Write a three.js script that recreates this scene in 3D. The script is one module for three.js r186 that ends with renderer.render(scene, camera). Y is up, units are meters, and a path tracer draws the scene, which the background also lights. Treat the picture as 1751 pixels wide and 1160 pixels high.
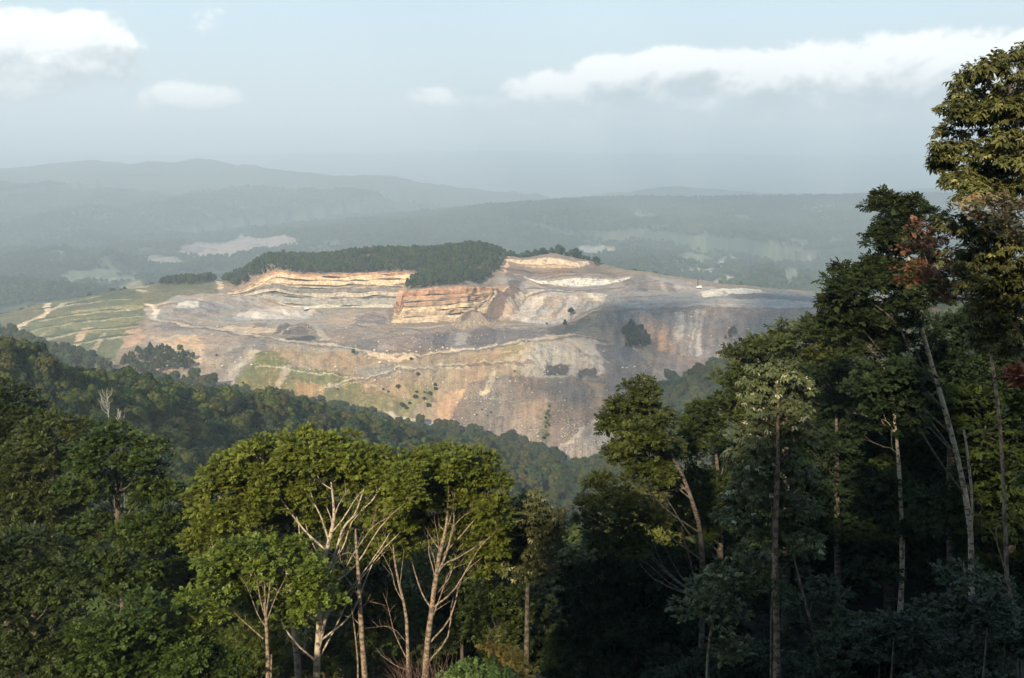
import * as THREE from 'three';
import { mergeGeometries } from 'three/addons/utils/BufferGeometryUtils.js';
import { createNoise2D, createNoise3D } from 'simplex-noise';

// ---------------------------------------------------------------- camera, air, sun, exposure
const F = 1785, CU = 875.5, CV = 580, PITCH = Math.atan(280 / F);          // focal length in photo pixels
const scene = new THREE.Scene();
const camera = new THREE.PerspectiveCamera(THREE.MathUtils.radToDeg(2 * Math.atan(CV / F)), 1751 / 1160, 0.5, 60000);
camera.position.set(0, 0, 0);
camera.rotation.x = -PITCH;
const renderer = new THREE.WebGLRenderer({ antialias: true });
renderer.toneMapping = THREE.LinearToneMapping;
renderer.toneMappingExposure = 1.72;
renderer.shadowMap.enabled = true;
const SUN_AZ = THREE.MathUtils.degToRad(-160), SUN_EL = THREE.MathUtils.degToRad(27);   // behind the camera, to the left
const sunDir = new THREE.Vector3(Math.sin(SUN_AZ) * Math.cos(SUN_EL), Math.sin(SUN_EL), -Math.cos(SUN_AZ) * Math.cos(SUN_EL));
const sun = new THREE.DirectionalLight(new THREE.Color().setRGB(1.0, 0.86, 0.66), 5);
sun.position.copy(sunDir).multiplyScalar(3000);
sun.castShadow = true; sun.shadow.radius = 3.5;
sun.shadow.mapSize.set(4096, 4096);
Object.assign(sun.shadow.camera, { left: -1500, right: 1500, top: 1500, bottom: -1500, near: 10, far: 8000 });
scene.add(sun, sun.target);
scene.fog = new THREE.FogExp2(new THREE.Color().setRGB(0.75, 0.89, 1.0), 2.1e-4);

// ---------------------------------------------------------------- seeded random, noise, helpers
function rng(seed) { let a = seed >>> 0; return () => { a = (a + 0x6d2b79f5) >>> 0; let t = a; t = Math.imul(t ^ (t >>> 15), t | 1); t ^= t + Math.imul(t ^ (t >>> 7), t | 61); return ((t ^ (t >>> 14)) >>> 0) / 4294967296; }; }
const R = rng(7719);
const n2 = createNoise2D(rng(11)), n2b = createNoise2D(rng(23)), n3 = createNoise3D(rng(37));
const clamp = THREE.MathUtils.clamp, lerp = THREE.MathUtils.lerp;
const sstep = (a, b, x) => { const t = clamp((x - a) / (b - a), 0, 1); return t * t * (3 - 2 * t); };
function fbm(x, y, oct = 4, g = 0.5) { let s = 0, a = 1, t = 0; for (let i = 0; i < oct; i++) { s += a * n2(x, y); t += a; a *= g; x = x * 2.03 + 17.1; y = y * 2.03 - 9.7; } return s / t; }
function ridged(x, y, oct = 4) { let s = 0, a = 1, t = 0; for (let i = 0; i < oct; i++) { s += a * (1 - Math.abs(n2b(x, y))); t += a; a *= 0.5; x = x * 2.1 + 5.3; y = y * 2.1 + 1.7; } return s / t; }
const CP = Math.cos(PITCH), SP = Math.sin(PITCH);
function ray(u, v) { const x = (u - CU) / F, y = -(v - CV) / F; return [x, y * CP - SP, y * SP + CP]; }   // right, up, forward
function at(u, v, D) { const r = ray(u, v), k = D / r[2]; return new THREE.Vector3(r[0] * k, r[1] * k, -D); }
function pix(x, y, z) { const fz = -z, cz = fz * CP - y * SP, cy = y * CP + fz * SP; return [CU + (x / cz) * F, CV - (cy / cz) * F, cz]; }
const xAt = (u, D) => ((u - CU) / F) * D;                                   // approximate plan position of a column at a distance
const names = new Map();
function numbered(n) { const k = names.get(n) || 0; names.set(n, k + 1); return k ? n + '_' + String(k).padStart(3, '0') : n; }
function tag(o, label, category, group, kind) { if (label) o.userData.label = label; if (category) o.userData.category = category; if (group) o.userData.group = group; if (kind) o.userData.kind = kind; return o; }
function thing(name, x, y, z) { const g = new THREE.Group(); g.name = numbered(name); g.position.set(x, y, z); scene.add(g); return g; }
function mesh(name, geo, mat, parent = scene) { const m = new THREE.Mesh(geo, mat); m.name = parent === scene ? numbered(name) : name; m.castShadow = m.receiveShadow = true; parent.add(m); return m; }
const rgb = (r, g, b) => new THREE.Color().setRGB(r, g, b);
function dataTex(W, H, fn, srgb = false) {
  const d = new Uint8Array(W * H * 4);
  for (let j = 0; j < H; j++) for (let i = 0; i < W; i++) { const c = fn(i, j); const k = (j * W + i) * 4; d[k] = clamp(c[0], 0, 1) * 255; d[k + 1] = clamp(c[1], 0, 1) * 255; d[k + 2] = clamp(c[2], 0, 1) * 255; d[k + 3] = 255; }
  const t = new THREE.DataTexture(d, W, H); t.wrapS = t.wrapT = THREE.RepeatWrapping; t.magFilter = THREE.LinearFilter; t.minFilter = THREE.LinearFilter; if (srgb) t.colorSpace = THREE.SRGBColorSpace; t.needsUpdate = true; return t;
}
const toS = (c) => (c <= 0.0031308 ? c * 12.92 : 1.055 * Math.pow(c, 1 / 2.4) - 0.055);

// ---------------------------------------------------------------- sky: hazy air with soft cumulus
{
  const W = 4096, H = 2048, d = new Float32Array(W * H * 4);
  // cloud banks: azimuth (rad, 0 = view axis), base elevation, top elevation, half width, softness
  const P = (u, v) => { const r = ray(u, v); return [Math.atan2(r[0], r[2]), Math.atan2(r[1], Math.hypot(r[0], r[2]))]; };
  const blobs = [];
  const blob = (u, v, ru, rv, s = 1) => { const [a, e] = P(u, v); blobs.push([a, e, ru / F, rv / F, s]); };
  // the bright cumulus at upper left and its small neighbour
  blob(30, 85, 150, 62, 1.25); blob(130, 75, 95, 56, 1.25); blob(-120, 90, 190, 70, 1.25); blob(20, 135, 110, 34, 0.95); blob(190, 105, 45, 36, 0.9);
  blob(320, 165, 92, 26, 0.8); blob(255, 170, 48, 22, 0.6); blob(360, 35, 34, 22, 0.2); blob(745, 165, 48, 20, 0.5);
  // the long bank on the right
  blob(960, 150, 110, 34, 0.85); blob(1070, 128, 120, 36, 0.95); blob(1160, 112, 75, 34, 1.25); blob(1290, 128, 130, 46, 1.1); blob(1420, 122, 150, 52, 1.1); blob(1580, 112, 170, 56, 1.1); blob(1760, 120, 200, 70, 1.1); blob(1980, 130, 240, 80, 1.1);
  blob(1250, 168, 430, 30, 0.62); blob(1150, 200, 420, 26, 0.42); blob(1500, 190, 260, 20, 0.5); blob(820, 172, 150, 16, 0.4);
  const q = rng(5);
  for (let i = 0; i < 26; i++) {                                           // the same broken cumulus all the way round the horizon
    const a = 0.62 + q() * (2 * Math.PI - 1.24), e = 0.055 + Math.pow(q(), 1.5) * 0.34, s = 0.6 + q() * 0.9;
    for (let k = 0; k < 4; k++) blobs.push([a + (q() - 0.5) * 0.2 * s, e + (q() - 0.5) * 0.03, (0.05 + q() * 0.08) * s, (0.016 + q() * 0.022) * (1 + e), 0.8 + q() * 0.45]);
  }
  const murk = [0.55, 0.585, 0.6], low = [0.49, 0.56, 0.59], mid = [0.41, 0.55, 0.625], top = [0.2, 0.32, 0.5];
  const dense = (az, el) => {
    let s = 0;
    for (const b of blobs) { let da = az - b[0]; if (da > Math.PI) da -= 2 * Math.PI; if (da < -Math.PI) da += 2 * Math.PI; const x = da / b[2], y0 = (el - b[1]) / b[3], y = y0 < 0 ? y0 * 0.8 : y0 * 1.05, r2 = x * x + y * y; if (r2 < 2.6) s = Math.max(s, b[4] * (1.25 - r2)); }
    return s;
  };
  const cl = (az, el, e) => { if (e <= -0.2) return 0; const w = n2b(az * 9, el * 12) * 0.02; const bil = 1 - Math.abs(fbm((az + w) * 24, (el + w) * 36, 4, 0.6)) * 2.2, f = fbm((az + w) * 17, (el + w * 0.5) * 30, 7, 0.6), g = fbm(az * 70 + 4, el * 110, 5, 0.62); return e + f * 0.56 + g * 0.2 + (bil - 0.6) * 0.13; };
  for (let j = 0; j < H; j++) {
    const el = ((j + 0.5) / H - 0.5) * Math.PI;
    for (let i = 0; i < W; i++) {
      const phi = ((i + 0.5) / W - 0.5) * 2 * Math.PI, X = Math.cos(phi), Z = Math.sin(phi), az = Math.atan2(X, -Z), k = (j * W + i) * 4;
      let c;
      const e = Math.max(0, el);
      const t1 = sstep(0.01, 0.085, e), t2 = sstep(0.06, 0.17, e), t3 = sstep(0.17, 1.0, e);
      c = [0, 1, 2].map((n) => lerp(lerp(lerp(murk[n], low[n], t1), mid[n], t2), top[n], t3));
      if (el > 0.0) {
        const veil = sstep(0.35, 0.0, e) * (0.5 + 0.5 * fbm(az * 3 + 2, e * 26, 4)) * sstep(0.02, 0.1, e) * 0.35;   // thin streaky veil
        c = c.map((x, n) => lerp(x, [0.51, 0.56, 0.585][n], veil));
        if (e < 0.6) {
          const en = dense(az, e);
          if (en > 0) {
            const v = cl(az, e, en), edge = 0.58 + 0.42 * sstep(0.1, 0.045, e), a = sstep(0.12, 0.12 + edge, v);
            if (a > 0) {
              const up = cl(az - 0.012, e + 0.016, dense(az - 0.012, e + 0.016));
              const lit = clamp(0.5 + (v - up) * 1.05, 0, 1), fade = sstep(0.035, 0.085, e);
              const col = [lerp(0.43, 0.84, lit), lerp(0.475, 0.84, lit), lerp(0.5, 0.82, lit)];
              c = c.map((x, n) => lerp(x, col[n], a * (0.25 + 0.75 * fade) * 0.96));
            }
          }
        }
      }
      d[k] = c[0]; d[k + 1] = c[1]; d[k + 2] = c[2]; d[k + 3] = 1;
    }
  }
  const t = new THREE.DataTexture(d, W, H, THREE.RGBAFormat, THREE.FloatType);
  t.mapping = THREE.EquirectangularReflectionMapping; t.magFilter = THREE.LinearFilter; t.needsUpdate = true;
  scene.background = t; scene.environment = t;
}
// ---------------------------------------------------------------- the shape of the land
// steps: quarry faces. Plan polygon; the first edges are the face, the rest fade out softly at the back.
const planPt = (u, D) => [xAt(u, D), -D];
function makeStep(face, heights, back) {
  const pts = [...face, ...back].map(([u, D]) => planPt(u, D)), n = face.length;
  return { face: face.map(([u, D]) => planPt(u, D)), heights, pts, n };
}
const stepA = makeStep([[385, 1228], [470, 1234], [560, 1237], [640, 1240], [704, 1232], [690, 1180], [668, 1110], [740, 1109], [800, 1120], [845, 1146], [880, 1222]], [1, 34, 38, 40, 38, 36, 34, 36, 33, 20, 0], [[900, 1460], [640, 1560], [400, 1460], [360, 1320]]);
const stepB = makeStep([[895, 1272], [915, 1268], [960, 1263], [1010, 1262], [1050, 1266], [1085, 1284]], [1, 9, 12, 12, 10, 1], [[1120, 1440], [880, 1440]]);
const stepC = makeStep([[852, 1308], [885, 1316], [940, 1318], [992, 1315], [1012, 1332]], [1, 10, 11, 8, 1], [[1020, 1450], [860, 1450]]);
const STEPS = [stepA, stepB, stepC];
function inside(pts, x, z) { let c = false; for (let i = 0, j = pts.length - 1; i < pts.length; j = i++) { const [xi, zi] = pts[i], [xj, zj] = pts[j]; if (zi > z !== zj > z && x < ((xj - xi) * (z - zi)) / (zj - zi) + xi) c = !c; } return c; }
function segDist(x, z, a, b) { const dx = b[0] - a[0], dz = b[1] - a[1], t = clamp(((x - a[0]) * dx + (z - a[1]) * dz) / (dx * dx + dz * dz || 1), 0, 1); return [Math.hypot(x - a[0] - dx * t, z - a[1] - dz * t), t]; }
function stepH(s, x, z) {
  if (z > -1050 || z < -1600 || !inside(s.pts, x, z)) return 0;
  let best = 1e9, h = 0, ws = 0, soft = 1;
  for (let i = 0; i < s.pts.length; i++) {
    const [d, t] = segDist(x, z, s.pts[i], s.pts[(i + 1) % s.pts.length]);
    if (i < s.n - 1) { if (d < best) best = d; const w = 1 / (d * d + 1); ws += w; h += w * lerp(s.heights[i], s.heights[i + 1], t); } else soft *= sstep(0, 70, d);
  }
  return (h / ws) * sstep(5, 11, best) * soft;
}
const allSteps = (x, z) => stepH(stepA, x, z) + stepH(stepB, x, z) + stepH(stepC, x, z);

// control points: photo column and row with a distance, or a plan position with a height
const CT = [];
const C = (u, v, D, dy = 0) => { const p = at(u, v, D); CT.push([p.x, p.y + dy, p.z]); };
const Wp = (x, y, D) => CT.push([x, y, -D]);
// the hillside under the camera
Wp(0, -1.7, 0); Wp(-6, -1.8, 2); Wp(6, -1.6, 2); Wp(0, 3, -14); Wp(-30, 3, -10); Wp(30, 6, -10); Wp(0, 18, -60); Wp(-150, 10, -60); Wp(150, 30, -60); Wp(0, 30, -300); Wp(-400, 10, -300); Wp(400, 40, -300); Wp(0, -60, -1500); Wp(-1500, -80, -300); Wp(1500, -40, -300); Wp(-1500, -80, -1500); Wp(1500, -60, -1500);
for (const [x, y, D] of [[0, -12, 20], [-12, -13, 20], [12, -10.5, 20], [0, -26.5, 48], [-22, -27, 48], [24, -23, 48], [45, -13, 48], [-45, -27, 48], [0, -50, 100], [-45, -48, 95], [45, -30, 95], [95, -12, 95], [-90, -48, 95], [0, -100, 200], [-90, -88, 190], [80, -78, 200], [170, -42, 200], [30, -160, 350], [130, -140, 340], [60, -205, 480], [300, -90, 400], [-260, -95, 200], [90, -222, 580], [500, -60, 300]]) Wp(x, y, D);
// the wooded ridge that comes in from the left
for (const c of [[-150, 540, 330], [0, 578, 350], [120, 628, 385], [250, 655, 420], [400, 671, 470], [560, 693, 540], [700, 731, 610], [820, 751, 680], [900, 771, 730], [1000, 812, 790]]) C(...c, -13);
for (const c of [[60, 705, 290], [200, 725, 310], [400, 745, 400], [600, 765, 480], [750, 795, 540], [850, 830, 590], [930, 885, 600], [960, 935, 550]]) C(...c, -13);
Wp(-330, -150, 560); Wp(-300, -185, 720); Wp(-170, -190, 740); Wp(-60, -205, 760); Wp(60, -228, 770); Wp(-420, -178, 820); Wp(-560, -170, 600);
// the wooded hill on the right
for (const c of [[1075, 782, 700], [1128, 672, 700], [1180, 634, 720], [1250, 602, 740], [1330, 570, 760], [1450, 540, 790], [1650, 520, 800]]) C(...c, -12);
for (const c of [[1150, 765, 620], [1250, 725, 640], [1350, 700, 600], [1200, 850, 480], [1400, 790, 430]]) C(...c, -12);
Wp(150, -222, 830); Wp(250, -205, 860); Wp(370, -188, 890); Wp(520, -170, 900);
// the mine: toe, face and lip of the lower dump
for (const c of [[330, 662, 880], [420, 682, 872], [560, 702, 868], [700, 737, 850], [820, 752, 835], [900, 767, 825], [960, 787, 805], [1040, 792, 800], [1100, 765, 830],
  [560, 640, 910], [700, 652, 903], [820, 655, 902], [950, 665, 888], [1040, 682, 870], [1100, 690, 868], [380, 636, 915], [450, 612, 938],
  [470, 592, 958], [600, 600, 948], [700, 608, 942], [800, 602, 950], [900, 591, 948], [750, 606, 945], [850, 597, 946], [980, 577, 985],
  [350, 550, 1100], [460, 560, 1065], [560, 560, 1070], [650, 560, 1075], [720, 562, 1080], [800, 566, 1070], [870, 560, 1060], [560, 535, 1190], [640, 535, 1200], [450, 540, 1160], [620, 529, 1230], [500, 529, 1226], [430, 520, 1222],
  [668, 553, 1104], [740, 552, 1103], [800, 548, 1114], [850, 538, 1140],
  // left flank with the grass terraces
  [240, 530, 1150], [300, 515, 1190], [375, 507, 1225], [240, 560, 1060], [200, 600, 980], [150, 612, 955], [330, 620, 930], [300, 580, 1000], [100, 600, 1000], [60, 572, 1050], [20, 560, 1100], [100, 532, 1200], [180, 502, 1330], [60, 522, 1300], [-40, 545, 1180], [250, 490, 1380], [330, 481, 1370], [378, 480, 1340]]) C(...c);
C(260, 596, 938, -9); C(215, 625, 915, -6); C(300, 612, 925, -6); C(240, 650, 885, -6);
// the bench tops and the wooded plateau
for (const c of [[440, 472, 1250], [560, 468, 1254], [640, 465, 1257], [700, 463, 1256], [700, 497, 1130], [760, 492, 1126], [815, 488, 1150], [500, 453, 1320], [580, 444, 1345], [640, 434, 1355], [720, 437, 1350], [800, 428, 1345], [852, 438, 1315], [430, 463, 1290], [750, 470, 1240],
  [870, 471, 1250], [880, 440, 1342], [930, 437, 1350], [990, 444, 1345], [1035, 458, 1330], [1100, 466, 1305], [1150, 478, 1285], [1200, 487, 1262], [1300, 497, 1245], [1400, 506, 1200], [1600, 510, 1200], [900, 466, 1300], [990, 468, 1300], [1060, 476, 1285],
  [915, 489, 1258], [1010, 492, 1254], [1000, 500, 1230], [950, 499, 1200], [1040, 505, 1190], [1000, 502, 1196], [885, 548, 1090], [960, 553, 1073], [1040, 522, 1130], [870, 505, 1200],
  [1030, 536, 1080], [1000, 560, 1040], [1100, 541, 1070], [1060, 590, 1000], [950, 641, 925], [1050, 641, 930], [1010, 606, 960], [940, 562, 1045], [1090, 620, 960],
  [1100, 525, 1110], [1200, 522, 1100], [1300, 522, 1100], [1400, 525, 1090], [1200, 505, 1180], [1150, 600, 1010], [1200, 611, 1000], [1300, 602, 1010], [1400, 592, 1010], [1600, 590, 1010], [1140, 655, 930], [1250, 645, 940], [1125, 690, 885]]) C(...c);
// beyond
for (const [x, y, D] of [[-900, -235, 1550], [-500, -245, 1720], [-150, -240, 1750], [200, -240, 1750], [500, -235, 1720], [900, -225, 1550], [-1200, -285, 2400], [-500, -285, 2400], [0, -285, 2400], [500, -285, 2400], [1200, -280, 2400], [-1500, -180, 900], [1600, -120, 900], [-900, -190, 1100], [-650, -190, 1300], [900, -160, 1200]]) Wp(x, y, D);
const RB = (() => {
  const n = CT.length, c2 = 64, A = [], b = [];
  const ph = (dx, dz) => Math.sqrt(dx * dx + dz * dz + c2);
  for (let i = 0; i < n; i++) { A.push(new Float64Array(n + 1)); for (let j = 0; j < n; j++) A[i][j] = ph(CT[i][0] - CT[j][0], CT[i][2] - CT[j][2]) - (i === j ? 2.0 : 0); A[i][n] = 1; b.push(CT[i][1] - allSteps(CT[i][0], CT[i][2])); }
  A.push(new Float64Array(n + 1).fill(1)); A[n][n] = 0; b.push(0);
  const N = n + 1;
  for (let k = 0; k < N; k++) {
    let p = k; for (let i = k + 1; i < N; i++) if (Math.abs(A[i][k]) > Math.abs(A[p][k])) p = i;
    [A[k], A[p]] = [A[p], A[k]]; [b[k], b[p]] = [b[p], b[k]];
    for (let i = k + 1; i < N; i++) { const f = A[i][k] / A[k][k]; if (f) { for (let j = k; j < N; j++) A[i][j] -= f * A[k][j]; b[i] -= f * b[k]; } }
  }
  for (let k = N - 1; k >= 0; k--) { for (let j = k + 1; j < N; j++) b[k] -= A[k][j] * b[j]; b[k] /= A[k][k]; }
  const xs = Float64Array.from(CT, (p) => p[0]), zs = Float64Array.from(CT, (p) => p[2]);
  return (x, z) => { let s = b[n]; for (let i = 0; i < n; i++) { const dx = x - xs[i], dz = z - zs[i]; s += b[i] * Math.sqrt(dx * dx + dz * dz + c2); } return s; };
})();
// far ridges: crest lines with a slope on the near and the far side
const ridge = (list, slope, rough, name) => ({ p: list.map(([u, v, D]) => at(u, v, D)), slope, rough, name });
const RIDGES = [
  ridge([[-500, 300, 6845], [-150, 296, 7507], [0, 288, 7728], [80, 280, 7728], [160, 273, 7838], [215, 281, 7728], [255, 275, 7728], [300, 278, 7728], [342, 270, 7728], [400, 285, 7618], [440, 286, 7507], [560, 301, 7176], [640, 298, 6955], [690, 309, 6845], [760, 317, 6734], [800, 330, 6624], [860, 352, 6403], [930, 380, 6182]], 0.085, 14, 'left'),
  ridge([[680, 392, 4085], [760, 374, 4416], [860, 354, 4637], [960, 347, 4858], [1060, 341, 5078], [1200, 341, 5189], [1400, 339, 5299], [1600, 335, 5520], [2000, 340, 5520], [2500, 350, 4968]], 0.065, 10, 'right'),
  ridge([[980, 360, 6514], [1060, 336, 6845], [1110, 323, 7066], [1160, 317, 7176], [1230, 324, 7176], [1300, 329, 7176], [1400, 331, 7176], [1500, 328, 7176], [1620, 319, 7176], [1800, 312, 7286], [2500, 330, 7286]], 0.09, 10, 'second'),
  ridge([[-900, 268, 17550], [-300, 262, 17550], [0, 266, 17550], [400, 264, 17550], [700, 259, 17550], [870, 258, 17550], [1000, 261, 17550], [1200, 262, 17550], [1400, 266, 17550], [1600, 262, 17550], [2000, 258, 17550], [2700, 266, 17550]], 0.07, 12, 'far'),
];
function ridgeH(r, x, z) {
  let best = 1e9, y = 0;
  for (let i = 0; i < r.p.length - 1; i++) { const a = r.p[i], b = r.p[i + 1], [d, t] = segDist(x, z, [a.x, a.z], [b.x, b.z]); if (d < best) { best = d; y = lerp(a.y, b.y, t); } }
  if (best > 7000) return -1e9;
  const w = 1 - Math.exp(-best / 260);
  return y - r.slope * (Math.sqrt(best * best + 90 * 90) - 90) - w * (ridged(x / 1100, z / 1100, 4) - 0.42) * r.rough * 7 + fbm(x / 90, z / 90, 3) * 3;
}
function farH(x, z) {
  const d = Math.hypot(x, z);
  let h = -290 + fbm(x / 900, z / 900, 4) * 62 + ridged(x / 560 + 7, z / 560, 3) * 60 - 30, who = 'ground';
  if (z < -2000 && Math.abs(x) < -z * 1.2) for (const r of RIDGES) { const y = ridgeH(r, x, z); if (y > h) { h = y; who = r.name; } }
  else if (d > 4000) h += sstep(4000, 9000, d) * 140 * ridged(x / 2600, z / 2600, 3);
  return [h, who];
}
const MINE_U = [[330, 880], [420, 872], [560, 868], [700, 850], [820, 835], [900, 825], [960, 805], [1060, 797], [1112, 838], [1140, 925], [1250, 936], [1420, 985], [1700, 990], [1760, 1400], [1500, 1480], [1300, 1470], [1150, 1440], [1040, 1420], [990, 1372], [870, 1370], [858, 1400], [600, 1420], [390, 1400], [320, 1420], [180, 1400], [20, 1380], [-90, 1250], [-40, 1090], [60, 1010], [150, 930], [200, 880]];
const MINE = MINE_U.map(([u, D]) => planPt(u, D));
const inMine = (x, z) => z < -780 && z > -1500 && inside(MINE, x, z);
// heaps of spoil and talus on the benches: photo column, distance, radii across and along, height
const HEAPS = [[806, 1093, 21, 17, 22], [858, 1150, 20, 34, 24], [874, 1190, 16, 30, 16], [632, 1150, 26, 14, 6], [655, 1160, 18, 12, 5], [330, 1180, 24, 14, 7], [345, 1150, 16, 12, 5], [445, 1150, 34, 16, 8], [485, 1165, 40, 16, 10], [535, 1175, 14, 12, 8], [486, 1062, 10, 8, 5], [512, 1060, 14, 10, 6], [500, 1050, 18, 8, 3], [440, 1075, 12, 8, 4], [820, 1040, 20, 14, 8], [850, 1045, 14, 10, 6], [760, 1045, 18, 12, 6], [700, 1040, 16, 10, 4], [600, 1075, 16, 10, 3], [670, 960, 14, 8, 3], [295, 1075, 18, 10, 4], [1110, 1240, 40, 14, 5], [1170, 1225, 24, 12, 5], [1340, 1190, 60, 16, 4], [905, 930, 12, 14, 5], [925, 945, 16, 16, 6]].map(([u, D, rx, rz, h]) => [xAt(u, D), -D, rx, rz, h]);
function heapH(x, z) { let s = 0; for (const h of HEAPS) { const dx = (x - h[0]) / h[2], dz = (z - h[1]) / h[3], r = Math.sqrt(dx * dx + dz * dz); if (r < 1.15) { const w = r + n2(x / 7, z / 7) * 0.1; s = Math.max(s, h[4] * clamp(1 - w, 0, 1) * (1 - 0.25 * clamp(1 - w * 3, 0, 1))); } } return s; }
function H0(x, z) {
  const d = Math.hypot(x, z);
  const t = z < 0 ? sstep(1700, 2500, d) : sstep(500, 1500, d);
  let h = 0;
  if (t < 1) { h = RB(x, z) + allSteps(x, z); if (z < -900 && z > -1300) h += heapH(x, z); }
  if (t > 0) h = lerp(h, farH(x, z)[0], t);
  return h;
}
// fine relief: gullies on the dumps, heaps on the benches, hummocks in the woods
function detail(x, z, mine) {
  const d = Math.hypot(x, z);
  if (mine) { const f = d < 960 || (x > 90 && d < 1080) ? 1 : 0.35; return fbm(x / 46, z / 46, 4) * 2.0 + (ridged((x / d) * 62, d / 90, 3) - 0.5) * 3.4 * f + (ridged(x / 15 + 40, z / 12, 3) - 0.5) * 1.6 * (1.15 - f) + fbm(x / 6, z / 6, 2) * 0.5; }
  if (d < 60) return fbm(x / 9, z / 9, 3) * 0.25;
  return sstep(60, 200, d) * (fbm(x / 60, z / 60, 4) * 3.5) * sstep(2600, 1800, d);
}
const H = (x, z) => H0(x, z) + detail(x, z, inMine(x, z));
function hitGround(u, v, D0 = 780, D1 = 9000) {                             // where a line of sight meets the land
  const r = ray(u, v); let last = D0;
  for (let D = D0; D < D1; D *= 1.004) { const k = D / r[2]; if (r[1] * k < H0(r[0] * k, -D)) { let a = last, b = D; for (let i = 0; i < 12; i++) { const m = (a + b) / 2, km = m / r[2]; if (r[1] * km < H0(r[0] * km, -m)) b = m; else a = m; } const kk = b / r[2]; return [r[0] * kk, -b]; } last = D; }
  const k = D1 / r[2]; return [r[0] * k, -D1];
}
// ---------------------------------------------------------------- ground sheet (fine over the quarry, coarse to the horizon) split into setting pieces
const CLEAR = [                                                             // bare land among the far woods: photo outline, colour
  [[[300, 432], [330, 416], [400, 410], [410, 404], [440, 408], [510, 411], [505, 420], [440, 428], [395, 443], [340, 443]], [0.3, 0.235, 0.19]],
  [[[246, 436], [300, 440], [345, 450], [320, 455], [250, 445]], [0.26, 0.215, 0.15]],
  [[[95, 474], [130, 463], [240, 470], [230, 483], [120, 486]], [0.17, 0.2, 0.1]],
  [[[48, 523], [80, 519], [88, 524], [75, 535], [50, 530]], [0.3, 0.28, 0.18]],
  [[[205, 487], [245, 480], [252, 490], [215, 497]], [0.33, 0.3, 0.13]],
  [[[350, 478], [398, 470], [398, 486], [380, 492], [368, 488]], [0.28, 0.28, 0.12]],
  [[[985, 426], [1000, 420], [1050, 424], [1055, 432], [1000, 438]], [0.3, 0.27, 0.2]],
  [[[725, 410], [745, 408], [745, 412], [725, 413]], [0.45, 0.4, 0.35]], [[[85, 434], [108, 432], [108, 436], [85, 437]], [0.42, 0.38, 0.35]], [[[145, 399], [153, 395], [155, 398], [147, 401]], [0.6, 0.55, 0.5]],
  [[[1150, 440], [1245, 438], [1262, 446], [1200, 452], [1150, 448]], [0.17, 0.19, 0.1]],
  [[[1342, 462], [1365, 460], [1368, 476], [1350, 486], [1340, 480]], [0.2, 0.2, 0.12]],
  [[[1380, 445], [1400, 440], [1402, 446], [1384, 450]], [0.3, 0.27, 0.2]],
  [[[608, 426], [650, 424], [656, 432], [640, 440], [622, 434]], [0.4, 0.26, 0.17]], [[[470, 450], [482, 450], [482, 458], [470, 458]], [0.42, 0.26, 0.17]],
].map(([p, c]) => [p.map(([u, v]) => hitGround(u, v, 1250, 9000)), c]);
const TRACKS = [                                                            // dirt roads through the far woods: photo line, width m
  [[[1252, 441], [1248, 447], [1232, 453], [1212, 462], [1216, 466]], 16], [[[1240, 472], [1250, 476], [1245, 481], [1225, 483], [1190, 482], [1180, 486], [1172, 489]], 15],
  [[[1160, 472], [1190, 464], [1200, 460]], 12], [[[460, 432], [490, 437], [520, 439]], 18],
].map(([p, w]) => [p.map(([u, v]) => hitGround(u, v, 1300, 9000)), w]);
const meadow = (x, z) => fbm(x / 520 + 3, z / 700 + 8, 3) > 0.4 && -z > 1500 && -z < 5200;
function clearAt(x, z, grow = 0) {
  for (const [p, c] of CLEAR) if (inside(p, x, z)) return c;
  for (const [p, w] of TRACKS) for (let i = 0; i < p.length - 1; i++) if (segDist(x, z, p[i], p[i + 1])[0] < w * 0.5 + grow) return [0.46, 0.4, 0.31];
  if (meadow(x, z)) { const k = n2(x / 160, z / 160); return [0.072 + 0.01 * k, 0.09 + 0.01 * k, 0.04]; }
  return null;
}
const pieces = {};
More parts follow.
